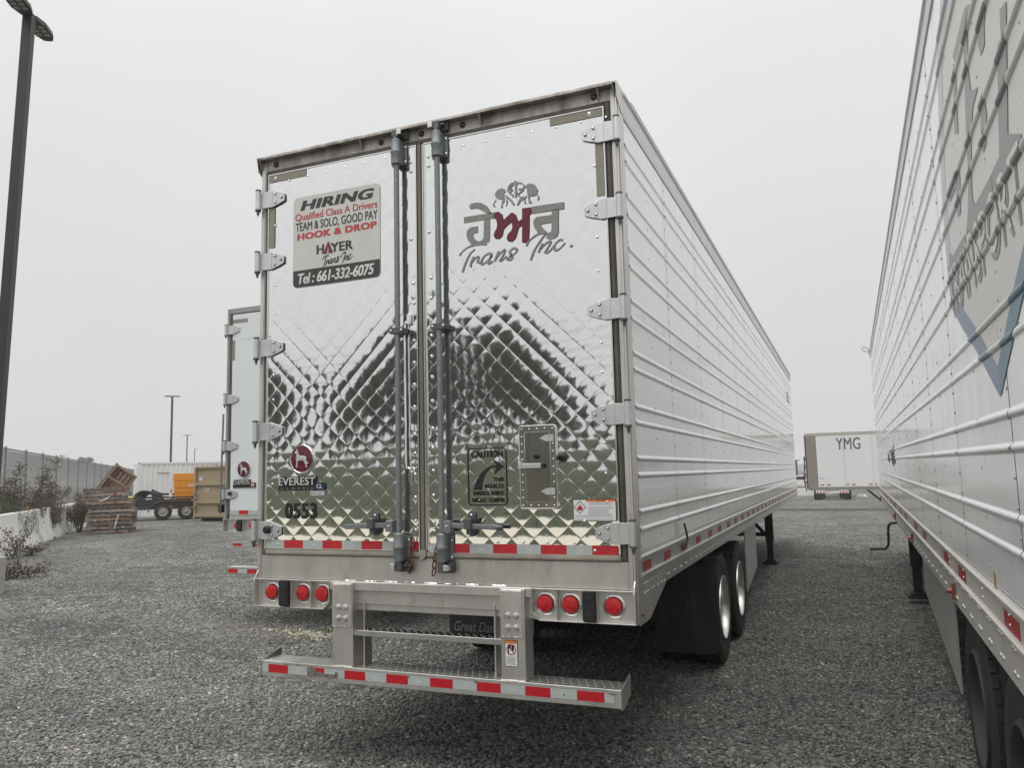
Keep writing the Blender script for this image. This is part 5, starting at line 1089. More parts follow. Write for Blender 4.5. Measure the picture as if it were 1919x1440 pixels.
# black spray scribble, yellow label and scuffs
sp = random.Random(8); bl_ = []
for i in range(16):
    y_, z_ = 10.1+sp.uniform(-.95, .95), 1.86+sp.gauss(0, .045); w_, h_ = sp.uniform(.05, .22), sp.uniform(.02, .07)
    bl_.append([(y_+w_*math.cos(a)*sp.uniform(.6, 1.2), z_+h_*math.sin(a)*sp.uniform(.6, 1.3)) for a in [2*math.pi*k_/7 for k_ in range(7)]])
flank('spray_scribble', bl_, mat('black_spray', (.012,.012,.012), .5), T3)
yy, zz = T3P(1866, 1099); flank('yellow_label', [[(yy-.018, zz-.055), (yy+.018, zz-.055), (yy+.018, zz+.055), (yy-.018, zz+.055)]], mat('yellow_label', (.55,.36,.03), .5), T3)
# ================================================================== LEFT BACKGROUND: fence, barriers, scrub, pallets, trailer, container, skip
DF = Vector((-.692, .722, 0)).normalized(); NF = Vector((DF.y, -DF.x, 0))*1.0      # along the fence; NF towards the yard
if NF.dot(CAM_POS-Vector((-21, 12, 0))) < 0: NF = -NF
F0 = Vector((-21.56, 12.05, 0))
def on_fence(u, v=850):
    d = ray(u, v); t = NF.dot(F0-CAM_POS)/NF.dot(d); return (CAM_POS+d*t-F0).dot(DF)
M_FPOST = mat('galvanised_post', (.26,.27,.27), .5, .5, var=.15); M_SLAT = mat('fence_slat', (.62,.64,.62), .55, 0, var=.16, vs=3); M_WIRE = mat('fence_wire', (.30,.31,.31), .5, .5)
fence = thing('chain_link_fence', 'tall chain-link fence with grey slats behind white barriers', 'fence', F0, math.atan2(DF.y, DF.x))
SP = 3.05; t0 = on_fence(48.8)-SP*6; NB = 22
post = obj('post', MB().cyl((0,0,0), (0,0,3.02), .042, 12).lathe([(.045,3.02),(.04,3.05),(.0001,3.065)], (0,0,0), (0,0,1), 12), M_FPOST, fence, loc=(t0,0,0))
for i in range(1, NB+1): dupe(post, fence, (t0+SP*i, 0, 0))
sl = MB(); rr = random.Random(2)
for k in range(40):
    x = .075+k*.0735; sl.box(x-.0185, x+.0185, -.003, .003, .06, 2.93-rr.choice((0,0,0,.02)))
panel = obj('slat_panel', sl, M_SLAT, fence, loc=(t0,0,0), kind='stuff')
wr = MB()
for k in range(60): wr.beam((.05*k+.02, -.010, .05), (.05*k+.02+(.06 if k % 2 else -.02), -.010, 2.98), .004, .004)
for k in range(24): wr.beam((.03, -.012, .10+.125*k), (3.02, -.012, .10+.125*k), .005, .005)
wire = obj('wire_mesh', wr, M_WIRE, fence, loc=(t0,0,0), kind='stuff')
topr = obj('top_rail', MB().cyl((0,0,2.985), (SP,0,2.985), .024, 8), M_FPOST, fence, loc=(t0,0,0))
for i in range(1, NB):
    dupe(panel, fence, (t0+SP*i, 0, 0)); o_ = fence.children[-1]; o_['kind'] = 'stuff'
    dupe(wire, fence, (t0+SP*i, 0, 0))['kind'] = 'stuff'; dupe(topr, fence, (t0+SP*i, 0, 0))
for ch in fence.children:
    if ch.name.startswith(('slat_panel', 'wire_mesh')): ch['kind'] = 'stuff'

# ---- white concrete barriers
M_CONC = mat('white_painted_concrete', (.74,.73,.70), .7, 0, var=.06, vs=2, dirt=.62, dcol=(.42,.39,.34), ds=1.6, bump=.002, bs=25, stretch=(1,1,.45))
M_REFL = mat('amber_reflector', (.62,.27,.03), .4, 0, var=.1)
def barrier(name, a, b, label, h=1.05, refl=None):
    a, b = Vector(a), Vector(b); d = b-a; L_ = d.length; ang = math.atan2(d.y, d.x)
    o = thing(name, label, 'barrier', a, ang)
    P = [(-.30,.0),(-.30,.08),(-.17,.36),(-.10,h-.02),(-.085,h),(.085,h),(.10,h-.02),(.17,.36),(.30,.08),(.30,0)]
    mb = MB(); n = len(P); xs = [0, .012, L_*.25, L_*.5, L_*.75, L_-.012, L_]
    V = []
    for i, x in enumerate(xs):
        s = .985 if i in (0, len(xs)-1) else 1; V += [(x, p[0]*s, p[1]*s) for p in P]
    F = [tuple(range(n)), tuple(range(len(V)-1, len(V)-n-1, -1))]
    for i in range(len(xs)-1): F += [(i*n+j, i*n+(j+1) % n, (i+1)*n+(j+1) % n, (i+1)*n+j) for j in range(n)]
    mb.add(V, F); body = obj('concrete_body', mb, M_CONC, o, ang=30)
    for x in (L_*.3, L_*.7): obj('forklift_slot', MB().box(x-.18, x+.18, -.3035, .3035, .001, .062), M_DARK, body)
    if refl is not None: obj('reflector', MB().box(refl-.07, refl+.07, -.03, .03, h, h+.13), M_REFL, o, bevel=.01)
    return o
def grd(u, v): return at_z(u, v, 0.0)
bA = grd(75.5, 1020); bB = grd(0, 1047); db = (bB-bA).normalized(); off = -NF*.30
barrier('concrete_barrier', bA+off, bA+off+db*6.1, 'white concrete barrier in front of the green bush', refl=.5)
bC = grd(80, 1016)+Vector((.22,-.12,0)); bD = grd(140, 996); d2 = (bD-bC).normalized()
barrier('concrete_barrier', bC+off, bC+off+d2*6.0, 'white concrete barrier half buried under dry brush', refl=5.4)
barrier('concrete_barrier', bC+off+d2*6.25, bC+off+d2*12.3, 'white concrete barrier running behind the pallet stack')
# flat white marker post standing at the edge
wp = grd(0, 1090); obj_ = obj('marker_board', MB().box(-.45, -.12, -.02, .02, 0, .96), M_CONC, thing('marker_post', 'flat white marker board standing on the gravel near scrub', 'post', wp, R(40)), bevel=.01)

# ---- dry scrub and the green bush
M_TWIG = mat('dry_twig', (.085,.068,.055), .9, 0, var=.3, vs=5); M_DRYLEAF = mat('dry_leaf', (.16,.125,.10), .9, 0, var=.45, vs=3); M_GREENLEAF = mat('green_leaf', (.06,.10,.028), .7, 0, var=.4, vs=4)
def leaf_bits(mb, c, n, sp_, s, rg):
    for _ in range(n):
        p = Vector(c)+Vector((rg.gauss(0, sp_), rg.gauss(0, sp_), rg.gauss(0, sp_*.8))); a = Vector((rg.uniform(-1,1), rg.uniform(-1,1), rg.uniform(-1,1))).normalized(); b = a.orthogonal().normalized()
        k = s*rg.uniform(.5, 1.4); mb.add([p-a*k, p+b*k*.5, p+a*k, p-b*k*.5], [(0,1,2,3)])
def scrub(label, loc, stems, seed, leaf=M_DRYLEAF, ln=20, ls=.032, name='dry_shrub', cat='shrub', group=None, thick=.016):
    """stems: list of (dx, dy, height) tips; every stem forks into side twigs ending in clumps of small leaves"""
    rg = random.Random(seed); o = thing(name, label, cat, loc, group=group); tw = MB(); lf = MB()
    for (dx, dy, h) in stems:
        tip = Vector((dx, dy, h)); base = Vector((rg.uniform(-.12,.12), rg.uniform(-.12,.12), 0)); P = []
        for i in range(8):
            t = i/7; P.append(base.lerp(tip, t)+Vector((rg.gauss(0,.05)*t, rg.gauss(0,.05)*t, .22*h*math.sin(t*math.pi)*(.5 if h > .6 else .2))))
        tw.tube(P, [thick*(1-.8*i/7)+.003 for i in range(8)], 5)
        for i in range(2, 8):
            for _ in range(5):
                d = Vector((rg.gauss(0,1), rg.gauss(0,1), rg.uniform(.0, 1.0))).normalized()*rg.uniform(.10,.34)*(1 if h > .8 else .7); q = P[i]+d
                tw.tube([P[i], P[i]+d*.5+Vector((0,0,.02)), q], [.0055,.004,.002], 4)
                leaf_bits(lf, q, ln//2, .07, ls, rg); leaf_bits(lf, P[i]+d*.6, ln//3, .06, ls, rg)
            if i > 4: leaf_bits(lf, P[i], ln, .11, ls, rg)
    obj('stem', tw, M_TWIG, o, fix=False); obj('foliage', lf, leaf, o, fix=False); return o
right_ = Vector((CR.x, CR.y, 0)).normalized(); deep = Vector((-right_.y, right_.x, 0))
def rd(r_, d_, h): v = right_*r_+deep*d_; return (v.x, v.y, h)
def behind(u, off=.75):
    """ground point under pixel column u, on the line 'off' metres behind the barrier row"""
    n_ = NF; d = ray(u, 990); q = bA-NF*off; t = n_.dot(q-CAM_POS)/n_.dot(d); p = CAM_POS+d*t; return Vector((p.x, p.y, 0))
b1 = bA-NF*.75
scrub('tall dry brown weed standing up against the slatted fence', behind(18), [rd(.12,.1,2.3), rd(-.25,.2,1.9), rd(.35,0,1.75), rd(-.1,.1,1.5), rd(-.5,.1,1.6)], 21)
scrub('dry weed with a long bare branch leaning over the barriers', behind(42), [rd(.95,.1,2.5), rd(.55,0,1.95), rd(.85,.2,1.55), rd(.2,.1,1.3), rd(1.3,.1,1.5)], 22)
scrub('dry weed leaning to the pallets beside the second barrier', grd(118, 1003)-NF*.9, [rd(.62,.1,1.85), rd(.35,0,1.35), rd(.2,.2,1.1), rd(-.3,.1,1.0), rd(-.7,.1,.95)], 23)
scrub('tangle of dead brush spilling over the second barrier', grd(96, 1008)-NF*.15, [rd(-.5,-.2,1.0), rd(-.15,-.3,1.15), rd(.25,-.3,1.05), rd(.5,-.2,.9), rd(0,-.45,.7), rd(-.75,-.3,.75), rd(.1,-.1,1.3), rd(-.35,.2,1.45)], 24, ln=40)
scrub('dark dead brush heaped beside the pallet stack', grd(148, 998), [rd(.1,-.1,1.05), rd(-.2,0,.9), rd(.25,.1,1.15), rd(-.35,-.1,.7), rd(.05,.2,1.3)], 25, ln=34, thick=.03)
scrub('sparse dead twigs lying on the gravel by the marker board', grd(14, 1085), [rd(.25,-.1,.22), rd(-.3,.1,.30), rd(.5,.1,.15), rd(.1,-.2,.12), rd(-.5,-.1,.25), rd(.55,.1,.10)], 26, ln=4)
scrub('straggly dead weed against the face of the first barrier', grd(28, 1048), [rd(-.3,.1,.62), rd(.1,.1,.5), rd(-.5,0,.4)], 27, ln=4)
scrub('dead twigs lying at the foot of the first barrier end', grd(56, 1042), [rd(.3,-.1,.16), rd(-.3,-.1,.2), rd(.1,-.1,.15)], 28, ln=5)
gsh = thing('green_bush', 'green leafy bush growing behind the first white barrier', 'bush', behind(8, .62))
gl = MB(); gst = MB(); rg = random.Random(31)
for i in range(70):
    a = rg.uniform(0, 6.28); rr_ = rg.uniform(0, .9); c = Vector((math.cos(a)*rr_, math.sin(a)*rr_, 0)); tip = c*1.15+Vector((rg.gauss(0,.08), rg.gauss(0,.08), rg.uniform(1.05, 1.62)*(1-.25*rr_)))
    gst.tube([c*.5, c*.9+Vector((0,0,tip.z*.5)), tip], [.010,.007,.003], 4)
    for k in range(44):
        t = rg.uniform(.35, 1); p = c.lerp(tip, t)+Vector((rg.gauss(0,.045), rg.gauss(0,.045), rg.gauss(0,.03))); up = Vector((rg.gauss(0,.4), rg.gauss(0,.4), 1)).normalized(); s_ = up.orthogonal().normalized(); kx_ = rg.uniform(.03,.06)
        gl.add([p, p+s_*.007+up*kx_*.5, p+up*kx_, p-s_*.007+up*kx_*.5], [(0,1,2,3)])
obj('foliage', gl, M_GREENLEAF, gsh, fix=False); obj('stem', gst, M_TWIG, gsh, fix=False)

# ---- stack of timber pallets with a broken crate on top
woods = [mat('grey_timber_%d' % i, c, .85, 0, var=.28, vs=5, dirt=.6, dcol=(.10,.075,.06), ds=6, stretch=(.4,3,3)) for i, c in enumerate(((.24,.195,.165), (.31,.265,.225), (.17,.125,.105), (.33,.225,.16)))]
M_REDP = mat('faded_red_mark', (.24,.045,.04), .8, 0, var=.3)
PANG = math.atan2(right_.y, right_.x)+R(25); pr_ = Vector((math.cos(PANG), math.sin(PANG), 0)); pdp = Vector((-pr_.y, pr_.x, 0)); PC = grd(202, 1001)+pdp*.58
NP = 11; HP = .150
lab_p = ['timber pallet at the bottom of the stack, red mark near its end', 'second timber pallet from the ground with white label patches', 'third timber pallet from the ground, of browner wood', 'fourth timber pallet from the ground, warped and cracked', 'fifth timber pallet from the ground with a torn strap', 'sixth timber pallet from the ground, shifted sideways', 'seventh timber pallet from the ground with a red mark', 'eighth timber pallet from the ground with pale cloth caught', 'ninth timber pallet from the ground with a rag on it', 'second timber pallet from the top of the stack, red end mark', 'top timber pallet of the stack, below the tilted crate']
shift = [(-.09,0), (.02,.03), (.08,-.04), (-.03,.02), (.07,0), (.16,-.05), (.04,.03), (-.05,-.03), (-.15,.04), (-.07,0), (-.12,.03)]
rg = random.Random(41); plank_cache = {}
def plank(parent, sx_, sy_, sz_, c, rot=(0,0,0), m_=None, nm='plank'):
    m_ = m_ or rg.choice(woods); key = (round(sx_, 3), round(sy_, 3), round(sz_, 3), m_.name)
    if key not in plank_cache: plank_cache[key] = obj(nm, MB().box(-sx_/2, sx_/2, -sy_/2, sy_/2, -sz_/2, sz_/2), m_, parent, loc=c, rot=rot); return plank_cache[key]
    return dupe(plank_cache[key], parent, c, rot, nm)
for i in range(NP):
    z = i*HP; s = shift[i]; loc = PC+Vector((math.cos(PANG)*s[0]-math.sin(PANG)*s[1], math.sin(PANG)*s[0]+math.cos(PANG)*s[1], z+.004))
    p = thing('timber_pallet', lab_p[i], 'pallet', loc, PANG+R(rg.uniform(-7, 7)), 'pallets in the stack')
    W_ = 1.50; wm = woods[i % 4]
    for yy in (-.52, 0, .52): plank(p, W_, .05, .092, (0, yy, .024+.046), (0, R(rg.uniform(-.8,.8)), 0), wm)
    for k_ in range(7): plank(p, .125, 1.10, .022, (-W_/2+.075+k_*(W_-.15)/6, 0, .117+.0115), (0, 0, R(rg.uniform(-1,1))))
    for k_ in (0, 3, 6): plank(p, .125, 1.10, .021, (-W_/2+.075+k_*(W_-.15)/6, 0, .0115))
    if i in (0, 1, 6, 7, 9, 10): xm = (.42, -.40, .40, .22, .30, .52)[(0,1,6,7,9,10).index(i)]; obj('red_mark', MB().box(xm-.05, xm+.05, -.5475, -.546, .03, .11), M_REDP, p)
    if i == 1: obj('label_patch', MB().box(.38, .45, -.5475, -.546, .045, .1), M_WHITE, p)
M_RAG = mat('pale_rag', (.55,.50,.42), .9, 0, var=.15)
def rag(label, P, wid, up, nm='cloth_scrap'):
    mb = MB(); Q = catmull(P, 4); V = []
    rq = random.Random(len(P))
    for q in Q:
        w_ = wid*rq.uniform(.6, 1.2); V += [q-Vector(up)*w_/2, q+Vector(up)*w_/2]
    mb.add(V, [(2*i, 2*i+1, 2*i+3, 2*i+2) for i in range(len(Q)-1)]); o = obj(nm, mb, M_RAG, None); md = o.modifiers.new('t', 'SOLIDIFY'); md.thickness = .01; return tag(o, label, 'rag')
def ploc(u, v, dd=-.60): d = ray(u, v); n = -pdp; t = n.dot(PC+pdp*dd-CAM_POS)/n.dot(d); return CAM_POS+d*t
rag('pale cloth strip hanging down the side of the pallet stack', [ploc(222, 965), ploc(219, 975), ploc(216, 985), ploc(214, 992)], .07, right_)
rag('crumpled pale rag lying across the ninth pallet', [ploc(186, 941), ploc(193, 938), ploc(200, 935), ploc(205, 931)], .10, (0,0,1))
# broken crate, leaning on a lower heap of boards behind the stack
CRC = PC+pdp*1.35; crp = lambda u, v: (lambda d: CAM_POS+d*((-pdp).dot(CRC-CAM_POS)/(-pdp).dot(d)))(ray(u, v))
kL, kT, kR = crp(184, 913), crp(219, 870), crp(257, 896)
aX = (kT-kL).normalized(); aZ = (kT-kR); aZ = (aZ-aX*aZ.dot(aX)).normalized(); aY = aZ.cross(aX).normalized()
cr_ = thing('broken_crate', 'broken brown wooden crate tilted behind the pallet stack top', 'crate'); mm = Matrix((aX, aY, aZ)).transposed().to_4x4(); mm.translation = kL-aZ*(kT-kR).length; cr_.matrix_world = mm
cw = [mat('crate_wood_%d' % i, c, .8, 0, var=.3, vs=5, dirt=.62, dcol=(.08,.055,.04), ds=5, stretch=(1,3,1)) for i, c in enumerate(((.25,.16,.105), (.205,.13,.085), (.29,.20,.14)))]
rg = random.Random(43); CW, CD, CH = (kT-kL).length, .90, (kT-kR).length-.08; x_off = CW/2
for k_ in range(6): plank(cr_, CW, .012, CH/6-.006, (x_off, CD/2+.05, .05+CH/6*(k_+.5)), m_=rg.choice(cw), nm='board')
for sx in (-1, 1):
    for k_ in range(5): plank(cr_, .018, CD, CH/5-.012, (x_off+sx*CW/2, 0, .05+CH/5*(k_+.5)), m_=rg.choice(cw), nm='board')
for k_ in range(7): plank(cr_, .15, CD, .02, (x_off-CW/2+.08+k_*(CW-.16)/6, 0, .03), m_=rg.choice(cw), nm='board')
for k_ in range(4): plank(cr_, CW, .02, .075, (x_off, -CD/2, .09+k_*.155), m_=rg.choice(cw), nm='board')
for sx in (-.48, 0, .48): plank(cr_, .08, .05, CH+.02, (x_off+sx*CW, -CD/2-.035, CH/2+.05), m_=cw[2], nm='board')
for k_ in range(3): plank(cr_, CW+.1, .14, .03, (x_off, -.38+k_*.38, CH+.09), m_=rg.choice(cw), nm='board')
# lower heap of loose boards that carries the crate
lb_ = thing('board_heap', 'low heap of loose dark boards beneath the tilted crate', 'boards', CRC+pr_*.35+pdp*.15, PANG)
for k_ in range(8): plank(lb_, 1.1, .6, .12, (rg.uniform(-.08,.08), rg.uniform(-.05,.05), .065+.15*k_), (0, R(rg.uniform(-2,2)), R(rg.uniform(-4,4))), rg.choice(woods+cw))

# ---- loaded tandem utility trailer
EQ = grd(305, 975.5); EA = math.atan2(.70, .72); ea = Vector((math.cos(EA), math.sin(EA), 0)); 
UT = thing('utility_trailer', 'low black tandem-axle utility trailer with rusty mudguard', 'trailer', EQ+Vector((-.71, .70, 0))*.12, EA)
M_BLKP = mat('worn_black_paint', (.022,.022,.024), .55, 0, var=.3, vs=4, dirt=.66, dcol=(.11,.06,.04), ds=4); M_RUSTY = mat('rusty_fender', (.10,.055,.045), .75, .1, var=.35, vs=5)
for k_ in range(2):
    x = 1.04*k_; w_ = MB().lathe([(.21,0),(.24,-.01),(.33,.006),(.385,-.012),(.40,-.05),(.402,-.11),(.40,-.17),(.385,-.21),(.33,-.225),(.21,-.22)], (x, -.02, .40), (0,-1,0), 32); ty = obj('tyre', w_, M_TYRE, UT)
    rm = MB().lathe([(.215,.0),(.205,.008),(.19,-.02),(.15,-.035),(.10,-.02),(.06,-.02),(.055,.03),(.0001,.035)], (x, -.02, .40), (0,-1,0), 24)
    for q in range(5): a = q*2*math.pi/5; rm.cyl((x+.08*math.cos(a), -.02, .40+.08*math.sin(a)), (x+.08*math.cos(a), -.045, .40+.08*math.sin(a)), .012, 6)
    obj('rim', rm, mat('pale_trailer_wheel', (.42,.385,.34), .55, .2, var=.2, vs=8), ty)
obj('bed', MB().box(-2.1, 2.3, .02, 1.7, .52, .60), M_BLKP, UT); 
obj('dark_inside_sheet', MB().box(-2.05, 2.25, .062, .075, .62, 1.0), M_BLKP, UT)  # added dark sheet standing in for the trailer's dark, junk-filled inside
for x in (-1.95, -1.2, -.4, .45, 1.3, 2.2): obj('stake', MB().box(x-.03, x+.03, .015, .06, .60, 1.05), M_BLKP, UT)
obj('side_rail', MB().box(-2.1, 2.3, .01, .06, 1.05, 1.11), M_BLKP, UT, bevel=.006); obj('side_rail', MB().box(-2.1, 2.3, 1.64, 1.69, 1.05, 1.11), M_BLKP, UT)
fd = MB(); arc = [(-.66,.40),(-.58,.62),(-.40,.80),(-.15,.885),(.2,.90),(.84,.90),(1.19,.885),(1.44,.80),(1.62,.62),(1.70,.40)]
fd.tube([(x, -.03, z) for x, z in arc], .030, 6); fd.add([(x, y, z) for x, z in arc for y in (-.05, .2)], [(2*i, 2*i+1, 2*i+3, 2*i+2) for i in range(9)]); obj('mudguard', fd, M_RUSTY, UT)
obj('drawbar', MB().beam((-2.1, .4, .5), (-3.2, .85, .45), .07, .1).beam((-2.1, 1.3, .5), (-3.2, .85, .45), .07, .1), M_BLKP, UT)
def eqp(x, y, z): return UT.matrix_world
def ut_loc(x, y, z=.604): c = EQ+Vector((-.71, .70, 0))*.12; n_ = Vector((-ea.y, ea.x, 0)); return c+ea*x+n_*y+Vector((0,0,z))
# orange bin
OB = thing('orange_bin', 'bright orange ribbed plastic bin on the utility trailer', 'bin', ut_loc(.98, .62), EA)
M_ORB = mat('orange_plastic', (.80,.30,.012), .45, 0, var=.08, vs=3, dirt=.74, dcol=(.5,.17,.01), ds=3)
steps = [(0,.90),(.26,.90),(.28,.945),(.46,.95),(.48,.99),(.68,1.0),(.70,1.04),(.93,1.05),(.95,1.09),(1.26,1.11),(1.27,1.145),(1.62,1.15),(1.62,1.09),(1.30,1.03)]
ob = MB(); V = []
for z, wd in steps: V += [(-wd/2, -wd*.42, z), (wd/2, -wd*.42, z), (wd/2, wd*.42, z), (-wd/2, wd*.42, z)]
F = [(0,3,2,1)]
for i in range(len(steps)-1): F += [(4*i+j, 4*i+(j+1) % 4, 4*i+4+(j+1) % 4, 4*i+4+j) for j in range(4)]
F.append((52,53,54,55)); ob.add(V, F); obo = obj('bin_shell', ob, M_ORB, OB, bevel=.012, ang=20)
obj('bin_label', MB().xz([(.12,1.00),(.40,1.00),(.40,1.10),(.12,1.10)], -.462, -.440), M_WHITE, OB); obj('label_print', MB().xz([(.15,1.055),(.37,1.055),(.37,1.085),(.15,1.085)], -.466, -.4625), M_LABELTXT, OB)
# cone, hoses, yellow tank, bags
CN = thing('traffic_cone', 'faded orange and white traffic cone on the utility trailer', 'cone', ut_loc(.32, .22), EA)
obj('cone_base', MB().box(-.19, .19, -.19, .19, 0, .035), mat('faded_orange', (.50,.23,.13), .7), CN, bevel=.01)
prev = None
for (z0_, z1_, m_) in ((.035,.20,'faded_orange'),(.20,.42,'cone_white'),(.42,.50,'faded_orange'),(.50,.70,'cone_white'),(.70,.88,'faded_orange')):
    r0, r1 = .165*(1-z0_/.97)+.012, .165*(1-z1_/.97)+.012; obj('cone_band', MB().cyl((0,0,z0_), (0,0,z1_), r0, 20, r1), mat(m_, (.70,.66,.60) if m_ == 'cone_white' else (.50,.23,.13), .7), CN)
HS = thing('hose_coil', 'coil of black ribbed hose in the utility trailer', 'hose', ut_loc(-.75, .55), EA)
for k_ in range(5):
    pts = []
    for q in range(25): a = 2*math.pi*q/24; pts.append((.42*math.cos(a)-.12+k_*.10, -.2+.085*k_, .46+.34*math.sin(a)-.02*k_))
    obj('hose_loop', MB().tube(pts, .05, 8, caps=False), M_BLACK, HS)
obj('hose_tail', MB().tube(catmull([(.2,.1,.85),(.6,.15,.66),(1.0,.2,.62),(1.5,.2,.60)], 5), .05, 8), M_BLACK, HS)
YT = thing('yellow_tank', 'dusty yellow drum lying in the utility trailer', 'tank', ut_loc(-1.55, .45), EA)
yt = MB().lathe([(.0001,-.40),(.22,-.39),(.27,-.33),(.28,0),(.27,.33),(.22,.39),(.0001,.40)], (0, .1, .30), (1,0,0), 24); obj('drum', yt, mat('dull_yellow', (.36,.31,.05), .6, 0, var=.3, vs=4), YT)
for x in (-.22, .22): obj('drum_hoop', MB().lathe([(.281,-.02),(.290,-.01),(.290,.01),(.281,.02)], (x, .1, .30), (1,0,0), 24), mat('dull_yellow', (.36,.31,.05)), YT)
rg = random.Random(5)
BG = thing('sack_heap', 'crumpled pale plastic sacks beside the yellow drum', 'sacks', ut_loc(-2.35, .25, .62), EA)
for k_ in range(4):
    c = Vector((rg.uniform(-.25,.35), rg.uniform(-.1,.2), .12+.16*k_)); mb = MB(); V = []; n = 9
    for i in range(7):
        for j in range(n):
            a = 2*math.pi*j/n; p_ = math.pi*i/6; rr_ = rg.uniform(.75, 1.15); V.append((c.x+.24*rr_*math.sin(p_)*math.cos(a), c.y+.2*rr_*math.sin(p_)*math.sin(a), c.z+.15*math.cos(p_)*rr_))
    mb.add(V, [(i*n+j, i*n+(j+1) % n, (i+1)*n+(j+1) % n, (i+1)*n+j) for i in range(6) for j in range(n)]); obj('sack', mb, M_RAG, BG)

# ---- grey-white shipping container
ctl = at_z(258, 866, 2.90); CA = EA+R(8)
CT = thing('shipping_container', 'pale grey corrugated shipping container behind the utility trailer', 'container', (ctl.x, ctl.y, 0), CA)
M_CONT = mat('container_paint', (.82,.83,.825), .55, 0, var=.07, vs=2, dirt=.66, dcol=(.33,.31,.28), ds=2.2, stretch=(1,1,.3))
CL = 12.19; cb3 = MB(); P = []; x = .16; d_ = 0
while x < CL-.16: P += [(x, .0), (x+.075, .0), (x+.12, .036), (x+.195, .036)]; x += .24
P = [(0.16, 0)]+P+[(CL-.16, 0)]
for yy, s in ((.02, 1), (2.418, -1)): n = len(P); cb3.add([(p[0], yy+s*p[1], .16) for p in P]+[(p[0], yy+s*p[1], 2.78) for p in P], [(i, i+1, n+i+1, n+i) for i in range(n-1)])
obj('corrugated_wall', cb3, M_CONT, CT, fix=False, ang=20)
obj('roof', MB().box(.05, CL-.05, .05, 2.39, 2.80, 2.86), M_CONT, CT); obj('end_wall', MB().box(.03, .07, .1, 2.33, .16, 2.78), M_CONT, CT); obj('end_wall', MB().box(CL-.07, CL-.03, .1, 2.33, .16, 2.78), M_CONT, CT)
for y_ in (0, 2.438):
    a, b = sorted((y_, y_+(.11 if y_ == 0 else -.11))); obj('side_rail', MB().box(.18, CL-.18, a, a+.09, 2.78, 2.88), M_CONT, CT); obj('side_rail', MB().box(.18, CL-.18, a, a+.09, .02, .16), M_CONT, CT)
    for x in (0, CL-.16):
        obj('corner_pillar', MB().box(x, x+.16, a, b, .12, 2.78), M_CONT, CT)
        for z in (0, 2.782): cc2 = obj('corner_casting', MB().box(x-.004, x+.164, a-.003, b+.003, z, z+.118), M_CONT, CT, bevel=.008); obj('casting_hole', MB().prism(rrect(x+.055, x+.105, z+.03, z+.09, .02), (0, -.0065 if y_ == 0 else y_-.001+.005, 0), (1,0,0), (0,0,1), (0,1,0), .003), M_DARK, cc2)
obj('vent_plate', MB().box(1.0, 1.55, -.012, .0185, 2.30, 2.34), M_LABELTXT, CT)
# ---- tan roll-off skip
SKL = at_y(363.5, 975, 23.9); SK = thing('roll_off_skip', 'tan steel roll-off skip with ribs and white number', 'skip', (SKL.x, 23.9, 0), R(-6))
M_TAN = mat('tan_steel_paint', (.345,.265,.165), .55, 0, var=.08, vs=2, dirt=.68, dcol=(.20,.14,.085), ds=2.5)
SW, SH_ = 2.42, 2.50
obj('skip_wall', MB().box(.02, SW, .06, 6.0, .14, SH_-.04), M_TAN, SK)
for x in (0, SW-.09): obj('corner_rib', MB().box(x, x+.10, -.05, .06, .10, SH_), M_TAN, SK, bevel=.008)
for z0_, z1_ in ((SH_-.10, SH_+.005), (1.62, 1.74), (.80, .92), (.20, .34)): obj('wall_rib', MB().box(.1005, SW-.0905, -.045, .0595, z0_, z1_), M_TAN, SK, bevel=.008)
obj('skip_skid', MB().box(.35, .55, .1, 5.8, 0, .139).box(SW-.55, SW-.35, .1, 5.8, 0, .139), M_DARK, SK)
for z in (1.22, .98, .64): obj('tie_hook', MB().tube(catmull([(-.06,-.02,z+.02), (.1,-.09,z+.05), (.32,-.10,z+.09), (.36,-.07,z+.02)], 4), .016, 6).box(-.10, .02, -.09, -.0505, z-.03, z+.03), M_TAN, SK)
t = MB(); text_fit(t, '5308', .56, .90, 1.36, 1.52, .0565, .01); obj('lettering', t, M_WHITE, SK)
obj('white_decal', MB().box(.24, .42, .054, .0585, 1.86, 2.08), M_WHITE, SK); obj('decal_print', MB().box(.26, .40, .0505, .0535, 2.02, 2.07).box(.26, .40, .0505, .0535, 1.94, 1.965), M_SIGNK, SK)
for (x, w_) in ((1.05, .10), (1.35, .13)): obj('lifting_eye', MB().tube([(x+w_*math.cos(a), .2, SH_+w_*.9*math.sin(a)) for a in [math.pi*q/10 for q in range(11)]], .014, 6), M_GALV, SK)
